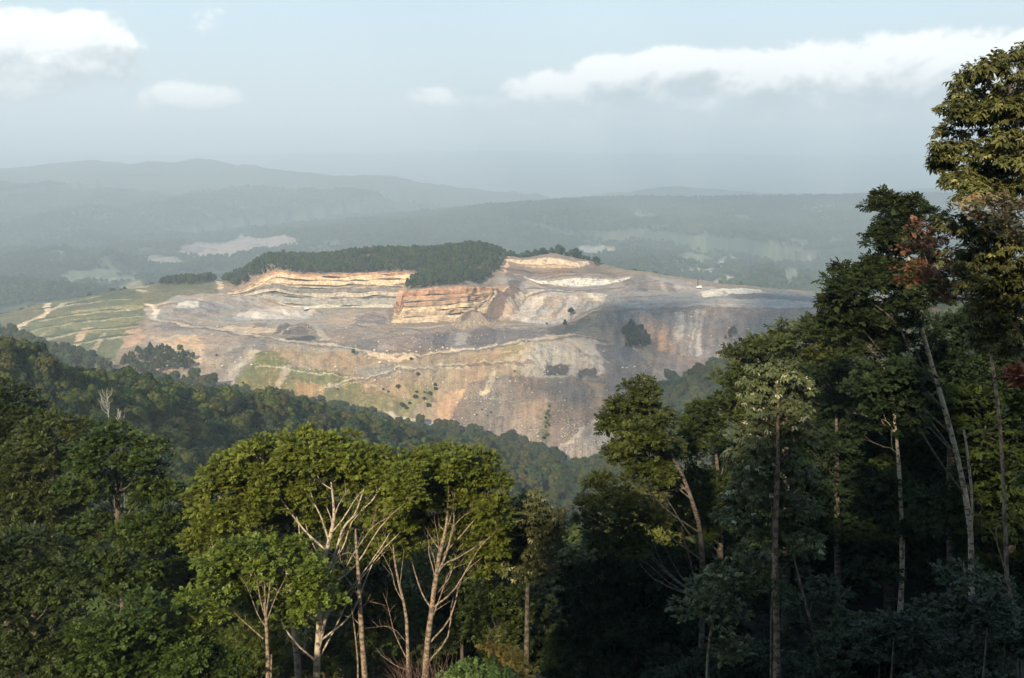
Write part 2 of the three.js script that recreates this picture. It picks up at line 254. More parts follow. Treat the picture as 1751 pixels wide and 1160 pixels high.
{
  const rs = [0]; let r = 1.2;
  while (r < 27000) { rs.push(r); r += r < 760 ? Math.max(0.6, r * 0.021) : r < 1500 ? 2.6 : r < 4500 ? r * 0.009 : r * 0.018; }
  const as = []; for (let a = -30; a <= 30.001; a += 0.14) as.push(a); for (let a = 34; a < 330; a += 4) as.push(a);
  const nr = rs.length, na = as.length, pos = new Float32Array(nr * na * 3), col = new Float32Array(nr * na * 3), uv = new Float32Array(nr * na * 2), who = new Array(nr * na);
  for (let i = 0; i < nr; i++) for (let j = 0; j < na; j++) {
    const k = i * na + j, a = (as[j] * Math.PI) / 180, x = rs[i] * Math.sin(a), z = -rs[i] * Math.cos(a), m = inMine(x, z);
    pos[k * 3] = x; pos[k * 3 + 1] = H0(x, z) + detail(x, z, m); pos[k * 3 + 2] = z;
    uv[k * 2] = m || rs[i] > 700 ? (x + 760) / 1520 : x / 40; uv[k * 2 + 1] = m || rs[i] > 700 ? (-z - 780) / 720 : z / 40;
    who[k] = m ? 'mine' : rs[i] > 2300 && z < 0 ? farH(x, z)[1] : 'ground';
    const v = 1 + fbm(x / 130, z / 130, 3) * 0.25;
    let c = [0.05 * v, 0.06 * v, 0.026 * v];
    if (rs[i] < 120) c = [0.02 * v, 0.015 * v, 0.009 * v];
    else if (rs[i] > 1100 && z < 0) { const q = clearAt(x, z); if (q) { const w = 0.95 + 0.3 * n2(x / 40, z / 60) + 0.25 * n2(x / 14, z / 14); c = q.map((t) => t * w); } else { const w = fbm(x / 24, z / 30, 3) * 0.4 + 1 + fbm(x / 600, z / 800, 3) * 0.3; c = [0.036 * w, 0.058 * w, 0.03 * w]; } }
    col.set(c, k * 3);
  }
  const idx = {};
  for (let i = 0; i < nr - 1; i++) for (let j = 0; j < na; j++) {
    const a = i * na + j, b = i * na + ((j + 1) % na), c = a + na, d = b + na, w = who[a] === 'mine' || who[d] === 'mine' ? (who[a] === 'mine' && who[d] === 'mine' && who[b] === 'mine' && who[c] === 'mine' ? 'mine' : 'ground') : who[a];
    const L = (idx[w] ||= []); if (i) L.push(a, b, c, b, d, c); else L.push(b, d, c);
  }
  for (const w in idx) {                                                    // each piece keeps only its own vertices
    const map = new Map(), ix = [], p = [], cc = [], uu = [];
    for (const v of idx[w]) { let n = map.get(v); if (n === undefined) { n = map.size; map.set(v, n); p.push(pos[v * 3], pos[v * 3 + 1], pos[v * 3 + 2]); cc.push(col[v * 3], col[v * 3 + 1], col[v * 3 + 2]); uu.push(uv[v * 2], uv[v * 2 + 1]); } ix.push(n); }
    const g = new THREE.BufferGeometry(); g.setAttribute('position', new THREE.Float32BufferAttribute(p, 3)); g.setAttribute('color', new THREE.Float32BufferAttribute(cc, 3)); g.setAttribute('uv', new THREE.Float32BufferAttribute(uu, 2)); g.setIndex(ix); g.computeVertexNormals(); pieces[w] = g;
  }
}
// quarry colours in plan: grass, soil, shale, coal waste, tracks, some cloud shade painted dark
const MW = 2048, MH = 2048;
const mineMap = (() => {
  const cw = 2048, cv = document.createElement('canvas'); cv.width = cw; cv.height = cw; const g = cv.getContext('2d');
  const css = (c, a = 1) => `rgba(${c.map((x) => Math.round(toS(x) * 255)).join(',')},${a})`;
  const px = ([x, z]) => [((x + 760) / 1520) * cw, ((-z - 780) / 720) * cw];
  g.fillStyle = css([0.25, 0.2, 0.152]); g.fillRect(0, 0, cw, cw);
  const poly = (pts, c, a = 1, blur = 3) => { g.fillStyle = css(c, a); g.beginPath(); pts.map(([u, v]) => px(hitGround(u, v, 780, 1500))).forEach(([x, y], i) => (i ? g.lineTo(x, y) : g.moveTo(x, y))); g.closePath(); g.fill(); };
  const road = (pts, w, c = [0.42, 0.35, 0.27], a = 1, blur = 1) => { g.strokeStyle = css(c, a); g.lineJoin = g.lineCap = 'round'; g.lineWidth = w * 1.7; g.beginPath(); pts.map(([u, v]) => px(hitGround(u, v, 780, 1500))).forEach(([x, y], i) => (i ? g.lineTo(x, y) : g.moveTo(x, y))); g.stroke(); };
  const grass = [0.165, 0.17, 0.07], tan = [0.46, 0.355, 0.24], orange = [0.46, 0.27, 0.15], shale = [0.24, 0.225, 0.21], dark = [0.125, 0.11, 0.1], pale = [0.5, 0.46, 0.39];
  // benches and floor
  poly([[300, 505], [420, 498], [480, 522], [660, 530], [670, 555], [560, 562], [380, 560], [250, 545]], [0.3, 0.27, 0.235], 1, 5);
  poly([[430, 528], [500, 522], [545, 527], [530, 545], [430, 548], [395, 545]], [0.4, 0.38, 0.35], 1, 3); poly([[518, 522], [545, 524], [540, 538], [524, 534]], [0.26, 0.26, 0.27], 0.9, 2);
  poly([[300, 520], [360, 515], [380, 535], [340, 545], [295, 535]], [0.24, 0.22, 0.21], 0.9, 4); poly([[310, 515], [345, 510], [340, 525], [300, 530]], pale, 0.8, 3);
  poly([[560, 536], [650, 534], [665, 555], [560, 558]], [0.4, 0.3, 0.2], 0.8, 5); poly([[610, 540], [655, 538], [650, 554], [605, 554]], [0.2, 0.18, 0.17], 0.9, 3);
  poly([[560, 560], [660, 562], [690, 600], [560, 586]], [0.27, 0.215, 0.175], 1, 4); poly([[690, 562], [800, 565], [900, 560], [930, 580], [800, 596], [690, 604]], [0.225, 0.195, 0.175], 1, 4);
  poly([[740, 570], [770, 566], [765, 590], [735, 594]], [0.16, 0.145, 0.14], 0.8, 4); poly([[800, 572], [825, 565], [850, 570], [845, 588], [800, 588]], [0.16, 0.145, 0.14], 0.8, 4); poly([[790, 575], [822, 568], [818, 582], [795, 583]], [0.37, 0.34, 0.3], 0.7, 2);
  poly([[400, 556], [480, 560], [470, 570], [405, 572], [380, 562]], [0.5, 0.4, 0.28], 0.9, 3); poly([[436, 552], [460, 552], [452, 560], [434, 560]], [0.19, 0.17, 0.16], 0.9, 2);
  poly([[478, 558], [500, 556], [485, 572], [470, 572]], dark, 0.85, 2); poly([[500, 560], [525, 562], [522, 572], [490, 574]], [0.17, 0.15, 0.14], 0.8, 2); poly([[492, 578], [534, 575], [540, 582], [510, 586], [488, 583]], [0.075, 0.07, 0.07], 0.95, 2);
  poly([[415, 588], [450, 575], [460, 595], [420, 620], [400, 618]], [0.2, 0.175, 0.16], 0.8, 4); poly([[460, 580], [560, 590], [640, 606], [640, 612], [480, 606]], [0.3, 0.25, 0.19], 0.9, 4);
  // left flank
  poly([[-200, 470], [60, 505], [250, 478], [345, 470], [380, 478], [372, 500], [300, 508], [235, 530], [215, 570], [180, 625], [-200, 640]], [0.155, 0.16, 0.085], 1, 5);
  poly([[250, 548], [380, 562], [420, 578], [400, 640], [340, 660], [300, 640], [240, 590]], [0.3, 0.25, 0.205], 1, 6); poly([[255, 578], [330, 572], [350, 590], [345, 625], [310, 625], [290, 600]], [0.46, 0.35, 0.23], 0.95, 5); poly([[262, 556], [310, 552], [320, 562], [280, 566]], [0.19, 0.17, 0.16], 0.9, 3);
  poly([[200, 570], [240, 562], [250, 585], [205, 600]], [0.4, 0.28, 0.19], 0.9, 4); poly([[258, 625], [300, 624], [300, 636], [262, 636]], [0.55, 0.36, 0.18], 1, 2); poly([[300, 632], [340, 622], [370, 630], [340, 665], [300, 655]], [0.22, 0.21, 0.17], 0.9, 4); poly([[355, 600], [380, 590], [400, 620], [380, 650], [355, 640]], [0.27, 0.23, 0.2], 0.8, 4);
  poly([[-60, 580], [20, 562], [110, 535], [250, 515], [245, 548], [215, 570], [195, 618], [100, 615], [-20, 610]], [0.15, 0.17, 0.085], 1, 5); poly([[40, 572], [120, 548], [240, 540], [215, 562], [110, 580], [50, 590]], [0.2, 0.21, 0.095], 0.9, 4); poly([[120, 533], [245, 522], [248, 528], [130, 540]], [0.29, 0.28, 0.12], 0.85, 2); poly([[100, 560], [180, 575], [170, 610], [60, 606]], [0.115, 0.14, 0.075], 0.8, 5);
  poly([[60, 520], [160, 503], [200, 495], [240, 500], [245, 512], [120, 530]], [0.12, 0.145, 0.075], 0.9, 5);
  road([[118, 608], [138, 575], [150, 562]], 7, [0.45, 0.35, 0.24], 0.9, 2); road([[152, 610], [165, 590], [178, 572]], 4, [0.42, 0.34, 0.22], 0.8, 2); road([[60, 580], [95, 574], [140, 566]], 3, tan, 0.6, 2); road([[56, 590], [75, 570]], 3, tan, 0.6, 2);
  road([[20, 566], [40, 555], [70, 542], [82, 534], [78, 524], [82, 519]], 6, [0.52, 0.43, 0.3], 1, 1); road([[82, 534], [110, 518], [165, 508], [200, 500]], 4, [0.4, 0.36, 0.24], 0.8, 1.5); road([[345, 474], [372, 482], [378, 490], [374, 496]], 6, [0.5, 0.43, 0.3]);
  road([[180, 530], [225, 531]], 2.5, [0.6, 0.62, 0.62], 0.8, 1);
  // lower dump: soil, grass, shale; darks on the right partly paint cloud shade
  poly([[460, 598], [600, 604], [760, 608], [930, 592], [900, 640], [880, 700], [760, 755], [560, 705], [400, 680], [420, 640]], [0.29, 0.225, 0.15], 1, 8);
  poly([[385, 668], [450, 598], [478, 606], [500, 628], [600, 645], [640, 690], [640, 715], [540, 706], [395, 684]], grass, 1, 5); poly([[440, 605], [468, 598], [470, 625], [420, 645]], [0.14, 0.165, 0.06], 0.8, 4); poly([[600, 668], [660, 672], [720, 690], [700, 715], [620, 702]], [0.19, 0.185, 0.08], 0.85, 6); poly([[690, 655], [740, 660], [740, 690], [700, 690]], [0.2, 0.19, 0.09], 0.7, 5);
  road([[455, 690], [480, 650], [492, 628]], 6, [0.4, 0.33, 0.25], 0.75, 2.5); poly([[505, 655], [560, 660], [550, 680], [510, 675]], [0.42, 0.24, 0.12], 0.75, 4);
  poly([[618, 632], [665, 622], [680, 632], [660, 645], [610, 652]], [0.205, 0.19, 0.185], 0.9, 4); poly([[655, 705], [760, 720], [750, 745], [670, 720]], [0.46, 0.4, 0.3], 0.85, 5); poly([[760, 672], [800, 665], [815, 680], [770, 730], [740, 720]], [0.4, 0.265, 0.175], 0.75, 6); poly([[780, 668], [810, 664], [812, 676], [785, 680]], [0.52, 0.35, 0.2], 0.8, 3);
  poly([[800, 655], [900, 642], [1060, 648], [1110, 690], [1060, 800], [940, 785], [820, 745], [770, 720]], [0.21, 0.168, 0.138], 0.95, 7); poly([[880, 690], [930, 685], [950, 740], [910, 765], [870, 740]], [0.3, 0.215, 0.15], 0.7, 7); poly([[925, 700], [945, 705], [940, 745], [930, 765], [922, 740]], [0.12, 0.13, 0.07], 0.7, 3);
  poly([[1005, 655], [1035, 655], [1035, 690], [1010, 700]], [0.38, 0.27, 0.15], 0.75, 5); road([[830, 672], [845, 640]], 4, [0.5, 0.42, 0.3], 0.7, 2); poly([[818, 670], [836, 660], [842, 670]], [0.56, 0.45, 0.27], 0.9, 2);
  poly([[955, 765], [1030, 715], [1060, 730], [1040, 790], [975, 795]], [0.27, 0.245, 0.225], 0.85, 5); road([[960, 765], [1000, 735], [1030, 712]], 3, pale, 0.6, 2);
  poly([[870, 600], [930, 574], [950, 572], [960, 590], [920, 640], [895, 640], [860, 625]], [0.4, 0.335, 0.235], 0.9, 4); poly([[855, 598], [890, 590], [900, 600], [860, 612]], [0.2, 0.19, 0.09], 0.8, 3);
  poly([[890, 628], [930, 590], [970, 574], [1035, 580], [1045, 642], [960, 646], [900, 646]], [0.33, 0.305, 0.265], 0.95, 3); poly([[932, 626], [974, 625], [970, 643], [930, 641]], [0.105, 0.095, 0.09], 1, 1.5); poly([[990, 631], [1022, 632], [1024, 646], [988, 645]], [0.1, 0.09, 0.085], 1, 1.5);
  poly([[1020, 590], [1060, 585], [1110, 620], [1120, 645], [1080, 652], [1040, 646]], [0.15, 0.138, 0.135], 0.95, 4); poly([[1000, 560], [1090, 540], [1120, 580], [1060, 592], [1010, 580]], [0.26, 0.205, 0.155], 0.9, 5); poly([[952, 575], [1003, 540], [1010, 545], [975, 572]], [0.13, 0.12, 0.09], 0.8, 3);  // dark patch: shale spoil and cloud shade painted together
  poly([[900, 552], [960, 548], [960, 572], [910, 572]], [0.23, 0.2, 0.175], 0.8, 4);
  // upper right: dumped spoil, shale slope, plateau
  poly([[850, 470], [1000, 468], [1120, 475], [1110, 500], [900, 502], [860, 500]], [0.25, 0.225, 0.205], 1, 5); poly([[870, 455], [1040, 458], [1060, 474], [860, 476]], [0.215, 0.17, 0.135], 0.95, 3); poly([[852, 466], [876, 436], [884, 440], [866, 468]], [0.5, 0.36, 0.26], 1, 2);
  poly([[865, 548], [905, 508], [960, 500], [1045, 503], [1040, 520], [965, 553], [890, 552]], [0.38, 0.33, 0.275], 1, 3); poly([[880, 508], [895, 500], [870, 545], [858, 546]], [0.27, 0.22, 0.18], 0.8, 3); poly([[905, 530], [925, 510], [930, 520], [895, 552]], [0.23, 0.205, 0.18], 0.8, 3); poly([[940, 510], [960, 505], [950, 540], [935, 545]], [0.36, 0.27, 0.2], 0.8, 4);
  poly([[872, 480], [892, 480], [885, 505], [855, 540], [800, 548], [790, 545], [810, 520], [832, 535]], [0.15, 0.115, 0.095], 0.95, 3); poly([[890, 478], [912, 480], [940, 494], [905, 505]], [0.44, 0.34, 0.26], 0.85, 3); road([[880, 505], [930, 496], [990, 498], [1040, 507]], 5, [0.52, 0.45, 0.36], 0.9, 2); poly([[1000, 502], [1050, 504], [1040, 516], [1010, 514]], [0.6, 0.53, 0.42], 0.85, 3);
  poly([[1050, 478], [1170, 480], [1260, 500], [1420, 505], [1420, 535], [1100, 530], [1030, 520]], [0.28, 0.262, 0.245], 1, 4); poly([[1070, 485], [1110, 488], [1110, 500], [1060, 500]], [0.2, 0.19, 0.18], 0.8, 4); poly([[1195, 500], [1230, 494], [1290, 495], [1315, 500], [1250, 505], [1205, 508]], [0.6, 0.54, 0.43], 1, 1.5); poly([[1245, 504], [1330, 503], [1420, 512], [1420, 520], [1260, 512]], [0.17, 0.16, 0.155], 0.85, 2.5); road([[1235, 498], [1242, 502], [1232, 507]], 3, [0.3, 0.26, 0.23], 0.9, 1); road([[1060, 520], [1150, 515], [1220, 513], [1350, 518], [1420, 520]], 6, [0.33, 0.31, 0.285], 0.8, 2);
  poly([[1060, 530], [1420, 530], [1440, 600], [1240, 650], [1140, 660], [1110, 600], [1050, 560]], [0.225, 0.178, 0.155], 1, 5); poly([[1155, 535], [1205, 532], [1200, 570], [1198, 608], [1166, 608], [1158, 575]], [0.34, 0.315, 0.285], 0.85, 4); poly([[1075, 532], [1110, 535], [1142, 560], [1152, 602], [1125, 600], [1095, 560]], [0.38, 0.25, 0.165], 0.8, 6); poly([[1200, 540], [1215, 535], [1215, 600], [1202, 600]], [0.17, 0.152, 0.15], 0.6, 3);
  poly([[1115, 640], [1160, 625], [1150, 655], [1120, 665]], [0.33, 0.28, 0.23], 0.7, 4);
  poly([[786, 548], [806, 517], [816, 524], [832, 540], [834, 550]], [0.14, 0.1, 0.085], 1, 1.5); poly([[836, 548], [850, 520], [872, 488], [892, 480], [886, 505], [866, 545]], [0.16, 0.12, 0.1], 1, 2);
  poly([[468, 572], [480, 556], [496, 560], [500, 572]], dark, 1, 1.5); poly([[496, 574], [508, 556], [526, 564], [528, 574]], [0.15, 0.13, 0.12], 1, 1.5); road([[478, 572], [496, 558]], 2, pale, 0.8, 1);
  poly([[800, 590], [806, 570], [824, 560], [842, 572], [846, 590]], [0.155, 0.135, 0.125], 1, 2); poly([[738, 592], [752, 568], [768, 566], [772, 590]], [0.17, 0.15, 0.14], 0.9, 3); poly([[612, 554], [620, 538], [640, 534], [660, 542], [662, 556]], [0.2, 0.175, 0.165], 0.9, 2);
  for (const [l, w] of [[[[-20, 590], [20, 574], [80, 558], [150, 548], [238, 541]], 2], [[[10, 600], [70, 580], [140, 566], [228, 556]], 2], [[[40, 606], [110, 590], [170, 580], [215, 572]], 2], [[[70, 548], [130, 536], [200, 530]], 2.4], [[[60, 530], [130, 518], [220, 510]], 2]]) { road(l, w + 9, [0.085, 0.11, 0.06], 0.8); road(l.map(([u, v]) => [u, v + 2.5]), w + 4, [0.4, 0.36, 0.22], 0.8); }
  poly([[565, 592], [640, 580], [690, 574], [740, 570], [800, 568], [870, 564], [930, 567], [935, 576], [870, 586], [800, 595], [720, 604], [660, 606], [610, 595]], [0.185, 0.155, 0.14], 0.9); poly([[640, 582], [700, 575], [720, 580], [700, 602], [650, 600]], [0.26, 0.205, 0.17], 0.9); poly([[742, 571], [768, 570], [762, 596], [738, 599]], [0.12, 0.105, 0.1], 0.9); poly([[800, 570], [850, 566], [848, 588], [806, 592]], [0.13, 0.115, 0.11], 0.9); poly([[780, 572], [802, 570], [796, 590], [776, 592]], [0.34, 0.31, 0.275], 0.8);
  for (const [u, w] of [[905, 3], [915, 4], [925, 3], [940, 5], [955, 3], [972, 4], [985, 4], [1000, 3], [1012, 4]]) road([[u, 508 + (u - 905) * 0.02], [u - 12, 528], [u - 26, 548]], w, u % 2 ? [0.45, 0.4, 0.33] : [0.22, 0.18, 0.155], 0.6);
  for (const u of [1062, 1090, 1128, 1150, 1163, 1176, 1186, 1196, 1214, 1232, 1260, 1284, 1310, 1340, 1370]) road([[u, 534], [u - 4, 570], [u - 12, 606]], u % 3 ? 3 : 5, u % 2 ? [0.34, 0.31, 0.28] : [0.14, 0.125, 0.12], 0.5);
  for (let u = 800, k = 0; u < 1050; u += 14 + ((k++ * 37) % 23)) road([[u, 664 + (u % 23)], [u - 6, 705], [u - 14, 730 + (u % 31)]], u % 2 ? 3 : 5, u % 3 ? [0.155, 0.135, 0.12] : [0.3, 0.25, 0.2], 0.45);
  for (let u = 560, k = 0; u < 800; u += 17 + ((k++ * 41) % 29)) road([[u, 612 + (u % 9)], [u - 5, 630 + (u % 13)]], 3, u % 2 ? [0.34, 0.27, 0.19] : [0.21, 0.175, 0.13], 0.4);
  poly([[330, 640], [352, 612], [400, 592], [440, 590], [420, 616], [392, 650], [372, 672], [345, 668]], [0.3, 0.255, 0.205], 0.85); road([[438, 600], [412, 622], [388, 655]], 7, [0.4, 0.35, 0.28], 0.8); road([[405, 596], [380, 625], [362, 655]], 6, [0.2, 0.18, 0.165], 0.8); road([[420, 592], [398, 620]], 4, [0.17, 0.155, 0.145], 0.7);
  for (const l of [[[345, 512], [300, 516], [265, 521], [252, 532], [262, 546], [310, 555], [370, 563], [430, 573], [500, 585], [560, 590], [610, 597], [660, 609], [720, 607], [800, 598], [870, 589], [940, 578], [985, 573]], [[395, 552], [440, 551], [490, 552], [540, 560], [556, 584]], [[565, 660], [620, 648], [680, 631], [760, 626], [840, 619], [905, 617]]]) road(l.map(([u, v]) => [u, v + 3]), 7, [0.15, 0.125, 0.105], 0.65);
  road([[250, 500], [215, 497], [170, 508], [110, 520], [84, 533]], 7, [0.42, 0.38, 0.26], 0.9); road([[240, 487], [180, 492], [150, 498]], 6, [0.34, 0.33, 0.16], 0.8); poly([[120, 505], [190, 496], [235, 503], [180, 512]], [0.09, 0.115, 0.06], 0.9); poly([[210, 487], [250, 480], [252, 490], [222, 496]], [0.36, 0.32, 0.14], 0.9); poly([[258, 490], [345, 478], [370, 480], [365, 490], [280, 500]], [0.11, 0.13, 0.07], 0.8);
  const dk = [0.13, 0.112, 0.1];
  road([[868, 461], [900, 464], [950, 466], [1000, 467], [1040, 470]], 9, [0.17, 0.125, 0.095], 0.9); road([[880, 469], [960, 471], [1040, 474], [1070, 478]], 5, [0.4, 0.34, 0.28], 0.7); road([[905, 495], [960, 496], [1010, 497], [1065, 494]], 7, dk, 0.8);
  poly([[1062, 470], [1110, 474], [1150, 488], [1160, 500], [1110, 498], [1070, 490]], [0.19, 0.17, 0.155], 0.85); road([[1072, 476], [1098, 488], [1104, 500]], 5, dk, 0.7); road([[1110, 478], [1135, 492], [1140, 502]], 4, [0.34, 0.31, 0.27], 0.7);
  road([[1050, 508], [1110, 507], [1180, 509]], 6, dk, 0.7); road([[1045, 514], [1110, 512], [1200, 513]], 5, [0.4, 0.36, 0.31], 0.7); road([[1205, 511], [1280, 509], [1400, 514]], 6, dk, 0.75); road([[1216, 516], [1300, 514], [1400, 518]], 4, [0.38, 0.35, 0.31], 0.7); road([[1060, 527], [1150, 523], [1250, 522], [1400, 525]], 6, [0.36, 0.33, 0.29], 0.75); road([[1062, 531], [1150, 528], [1250, 527], [1400, 530]], 6, [0.12, 0.105, 0.1], 0.7);
  road([[870, 562], [930, 556], [985, 546], [1028, 531]], 5, [0.42, 0.36, 0.28], 0.8); road([[880, 567], [940, 561], [990, 551]], 6, dk, 0.75); poly([[935, 562], [970, 556], [990, 566], [975, 574], [940, 572]], [0.14, 0.12, 0.105], 0.85); road([[950, 576], [1000, 541], [1030, 533]], 5, [0.1, 0.11, 0.075], 0.75); road([[956, 573], [1000, 578], [1040, 584]], 5, [0.12, 0.105, 0.095], 0.8); road([[985, 596], [1010, 610], [1040, 622]], 3, [0.22, 0.2, 0.18], 0.7);
  poly([[880, 512], [900, 502], [882, 530], [862, 548], [852, 546]], [0.36, 0.3, 0.235], 0.9); poly([[915, 512], [935, 506], [915, 540], [900, 552], [890, 550]], [0.5, 0.44, 0.35], 0.85);
  // haul roads
  const dr = [0.41, 0.345, 0.265];
  road([[345, 512], [300, 516], [265, 521], [252, 532], [262, 546], [310, 555], [370, 563], [430, 573], [500, 585], [560, 590], [610, 597], [660, 609], [720, 607], [800, 598], [870, 589], [940, 578], [985, 573]], 7, dr); road([[640, 606], [680, 616], [700, 612]], 9, [0.55, 0.42, 0.3], 0.9, 2);
  road([[252, 520], [266, 530], [264, 544]], 5, [0.62, 0.52, 0.39]); road([[395, 552], [440, 551], [490, 552], [540, 560], [556, 584]], 6, dr, 0.9); road([[640, 560], [700, 562], [770, 557], [840, 551]], 6, [0.4, 0.33, 0.26], 0.9); road([[845, 558], [900, 556], [950, 550], [1000, 532], [1030, 522]], 4, dr, 0.75);
  road([[565, 660], [620, 648], [680, 631], [760, 626], [840, 619], [905, 617]], 2.6, [0.42, 0.355, 0.265]); road([[440, 628], [500, 633], [550, 641], [600, 649]], 2.4, [0.48, 0.4, 0.3], 0.9); road([[690, 632], [730, 629], [800, 632]], 2.2, [0.5, 0.43, 0.33], 0.7); road([[545, 664], [600, 658], [640, 662]], 2, [0.46, 0.38, 0.27], 0.8); road([[850, 600], [890, 605], [910, 618]], 2.4, dr, 0.7); road([[820, 676], [900, 690], [980, 690]], 2.4, [0.3, 0.27, 0.24], 0.6);
  g.filter = 'none';
  const im = g.getImageData(0, 0, cw, cw).data, D = new Uint8Array(MW * MH * 4), jit = rng(55);
  for (let j = 0; j < MH; j++) for (let i = 0; i < MW; i++) {
    const x = -760 + ((i + 0.5) / MW) * 1520, Dd = 780 + ((j + 0.5) / MH) * 720, az = x / Dd, k = (j * MW + i) * 4;
    const w1 = n2(x / 26, Dd / 26), w2 = n2(x / 26 + 91, Dd / 26), w3 = n2b(x / 6, Dd / 6), w4 = n2b(x / 6 + 50, Dd / 6), w5 = jit() + jit() - 1, w6 = jit() + jit() - 1;
    const sx = clamp(Math.round((i / MW) * cw + w1 * 2.5 + w3 * 1.6 + w5 * 1.5), 0, cw - 1), sy = clamp(Math.round((j / MH) * cw + w2 * 5 + w4 * 3 + w6 * 2.5), 0, cw - 1), s = (sy * cw + sx) * 4;
    const steep = Dd < 965 || (x > 80 && Dd < 1090) || (x > -5 && x < 120 && Dd > 1070 && Dd < 1190) ? 1 : 0.3;
    const rill = ridged(az * 62, Dd / 90, 2) - 0.55, fine = n2b(az * 420, Dd / 46), lump = fbm(x / 30, Dd / 22, 2), blot = fbm(x / 9 + 5, Dd / 6, 2), grain = n2(x / 2.0, Dd / 1.5) * 0.6 + n2b(x / 0.9, Dd / 0.8) * 0.4;
    let m = 1 + (rill * 0.45 + fine * 0.13) * steep + lump * 0.2 + blot * 0.2 + grain * 0.3;
    let r = im[s], gg = im[s + 1], b = im[s + 2];
    const grey = (r + gg + b) / 3, kc = 1.42, ks = 0.98;                       // crisper tone than the drawn plan
    r = 118 + (grey - 118) * kc + (r - grey) * ks * 1.1; gg = 118 + (grey - 118) * kc + (gg - grey) * ks; b = 118 + (grey - 118) * kc + (b - grey) * ks * 1.1;
    const isGrass = im[s + 1] > im[s] - 4;
    const rock = n2b(x / 1.7 + 400, Dd / 1.3), field = n2(x / 55 + 33, Dd / 40), big = n2(x / 4 + 900, Dd / 3);
    if (rock > (isGrass ? 0.87 : 0.8) - sstep(0.1, 0.8, field) * 0.22 || big > 0.9) { const q = 0.75; r = lerp(r, 226, q); gg = lerp(gg, 210, q); b = lerp(b, 184, q); m = 1; }
    else if (!isGrass && n2(x / 11 + 70, Dd / 7) + 0.3 * w3 > 0.66) m *= 0.72;
    if (isGrass && blot + 0.5 * w3 > 0.42) { r = r * 1.16 + 6; gg = gg * 1.05 + 3; b *= 1.05; }
    else if (!isGrass && Dd < 960 && x < 60 && blot - 0.4 * w3 > 0.5) { gg *= 1.02; r *= 0.95; b *= 0.86; m *= 0.9; }
    const warm = n2b(x / 70 + 12, Dd / 60) * 0.045 + 0.02; m = clamp(m, 0.32, 1.9);
    const f = Math.pow(m, 0.55);
    D[k] = clamp(r * f * (1 + warm), 0, 255); D[k + 1] = clamp(gg * f, 0, 255); D[k + 2] = clamp(b * f * (1 - warm), 0, 255); D[k + 3] = 255;
  }
  const t = new THREE.DataTexture(D, MW, MH); t.colorSpace = THREE.SRGBColorSpace; t.magFilter = THREE.LinearFilter; t.wrapS = t.wrapT = THREE.ClampToEdgeWrapping; t.needsUpdate = true; return t;
})();
const floorMap = dataTex(512, 512, (i, j) => { const x = i / 512 * 40, y = j / 512 * 40; const v = 0.72 + 0.2 * fbm(x / 3, y / 3, 4) + 0.14 * n2(x * 3.1, y * 3.1); return [v, v * 0.98, v * 0.95]; });
floorMap.wrapS = floorMap.wrapT = THREE.MirroredRepeatWrapping;
const M_ground = new THREE.MeshStandardMaterial({ color: 0xffffff, vertexColors: true, roughness: 0.97, map: floorMap });
const M_hills = new THREE.MeshStandardMaterial({ vertexColors: true, roughness: 1 });
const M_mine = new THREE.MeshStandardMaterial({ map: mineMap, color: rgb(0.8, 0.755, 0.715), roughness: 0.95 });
for (const w in pieces) {
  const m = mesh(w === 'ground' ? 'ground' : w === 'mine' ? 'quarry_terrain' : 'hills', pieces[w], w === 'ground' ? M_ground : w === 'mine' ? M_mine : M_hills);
  tag(m, { ground: 'wooded ground from the viewpoint hillside out to the hazy plain', mine: 'bare terraced strip mine of grey, tan and orange spoil', left: 'blue hazy mountain ridge on the left', right: 'broad dark hazy ridge behind the mine on the right', second: 'pale low peak behind the dark right ridge', far: 'faintest flat ridge along the horizon' }[w], null, null, 'structure');
}

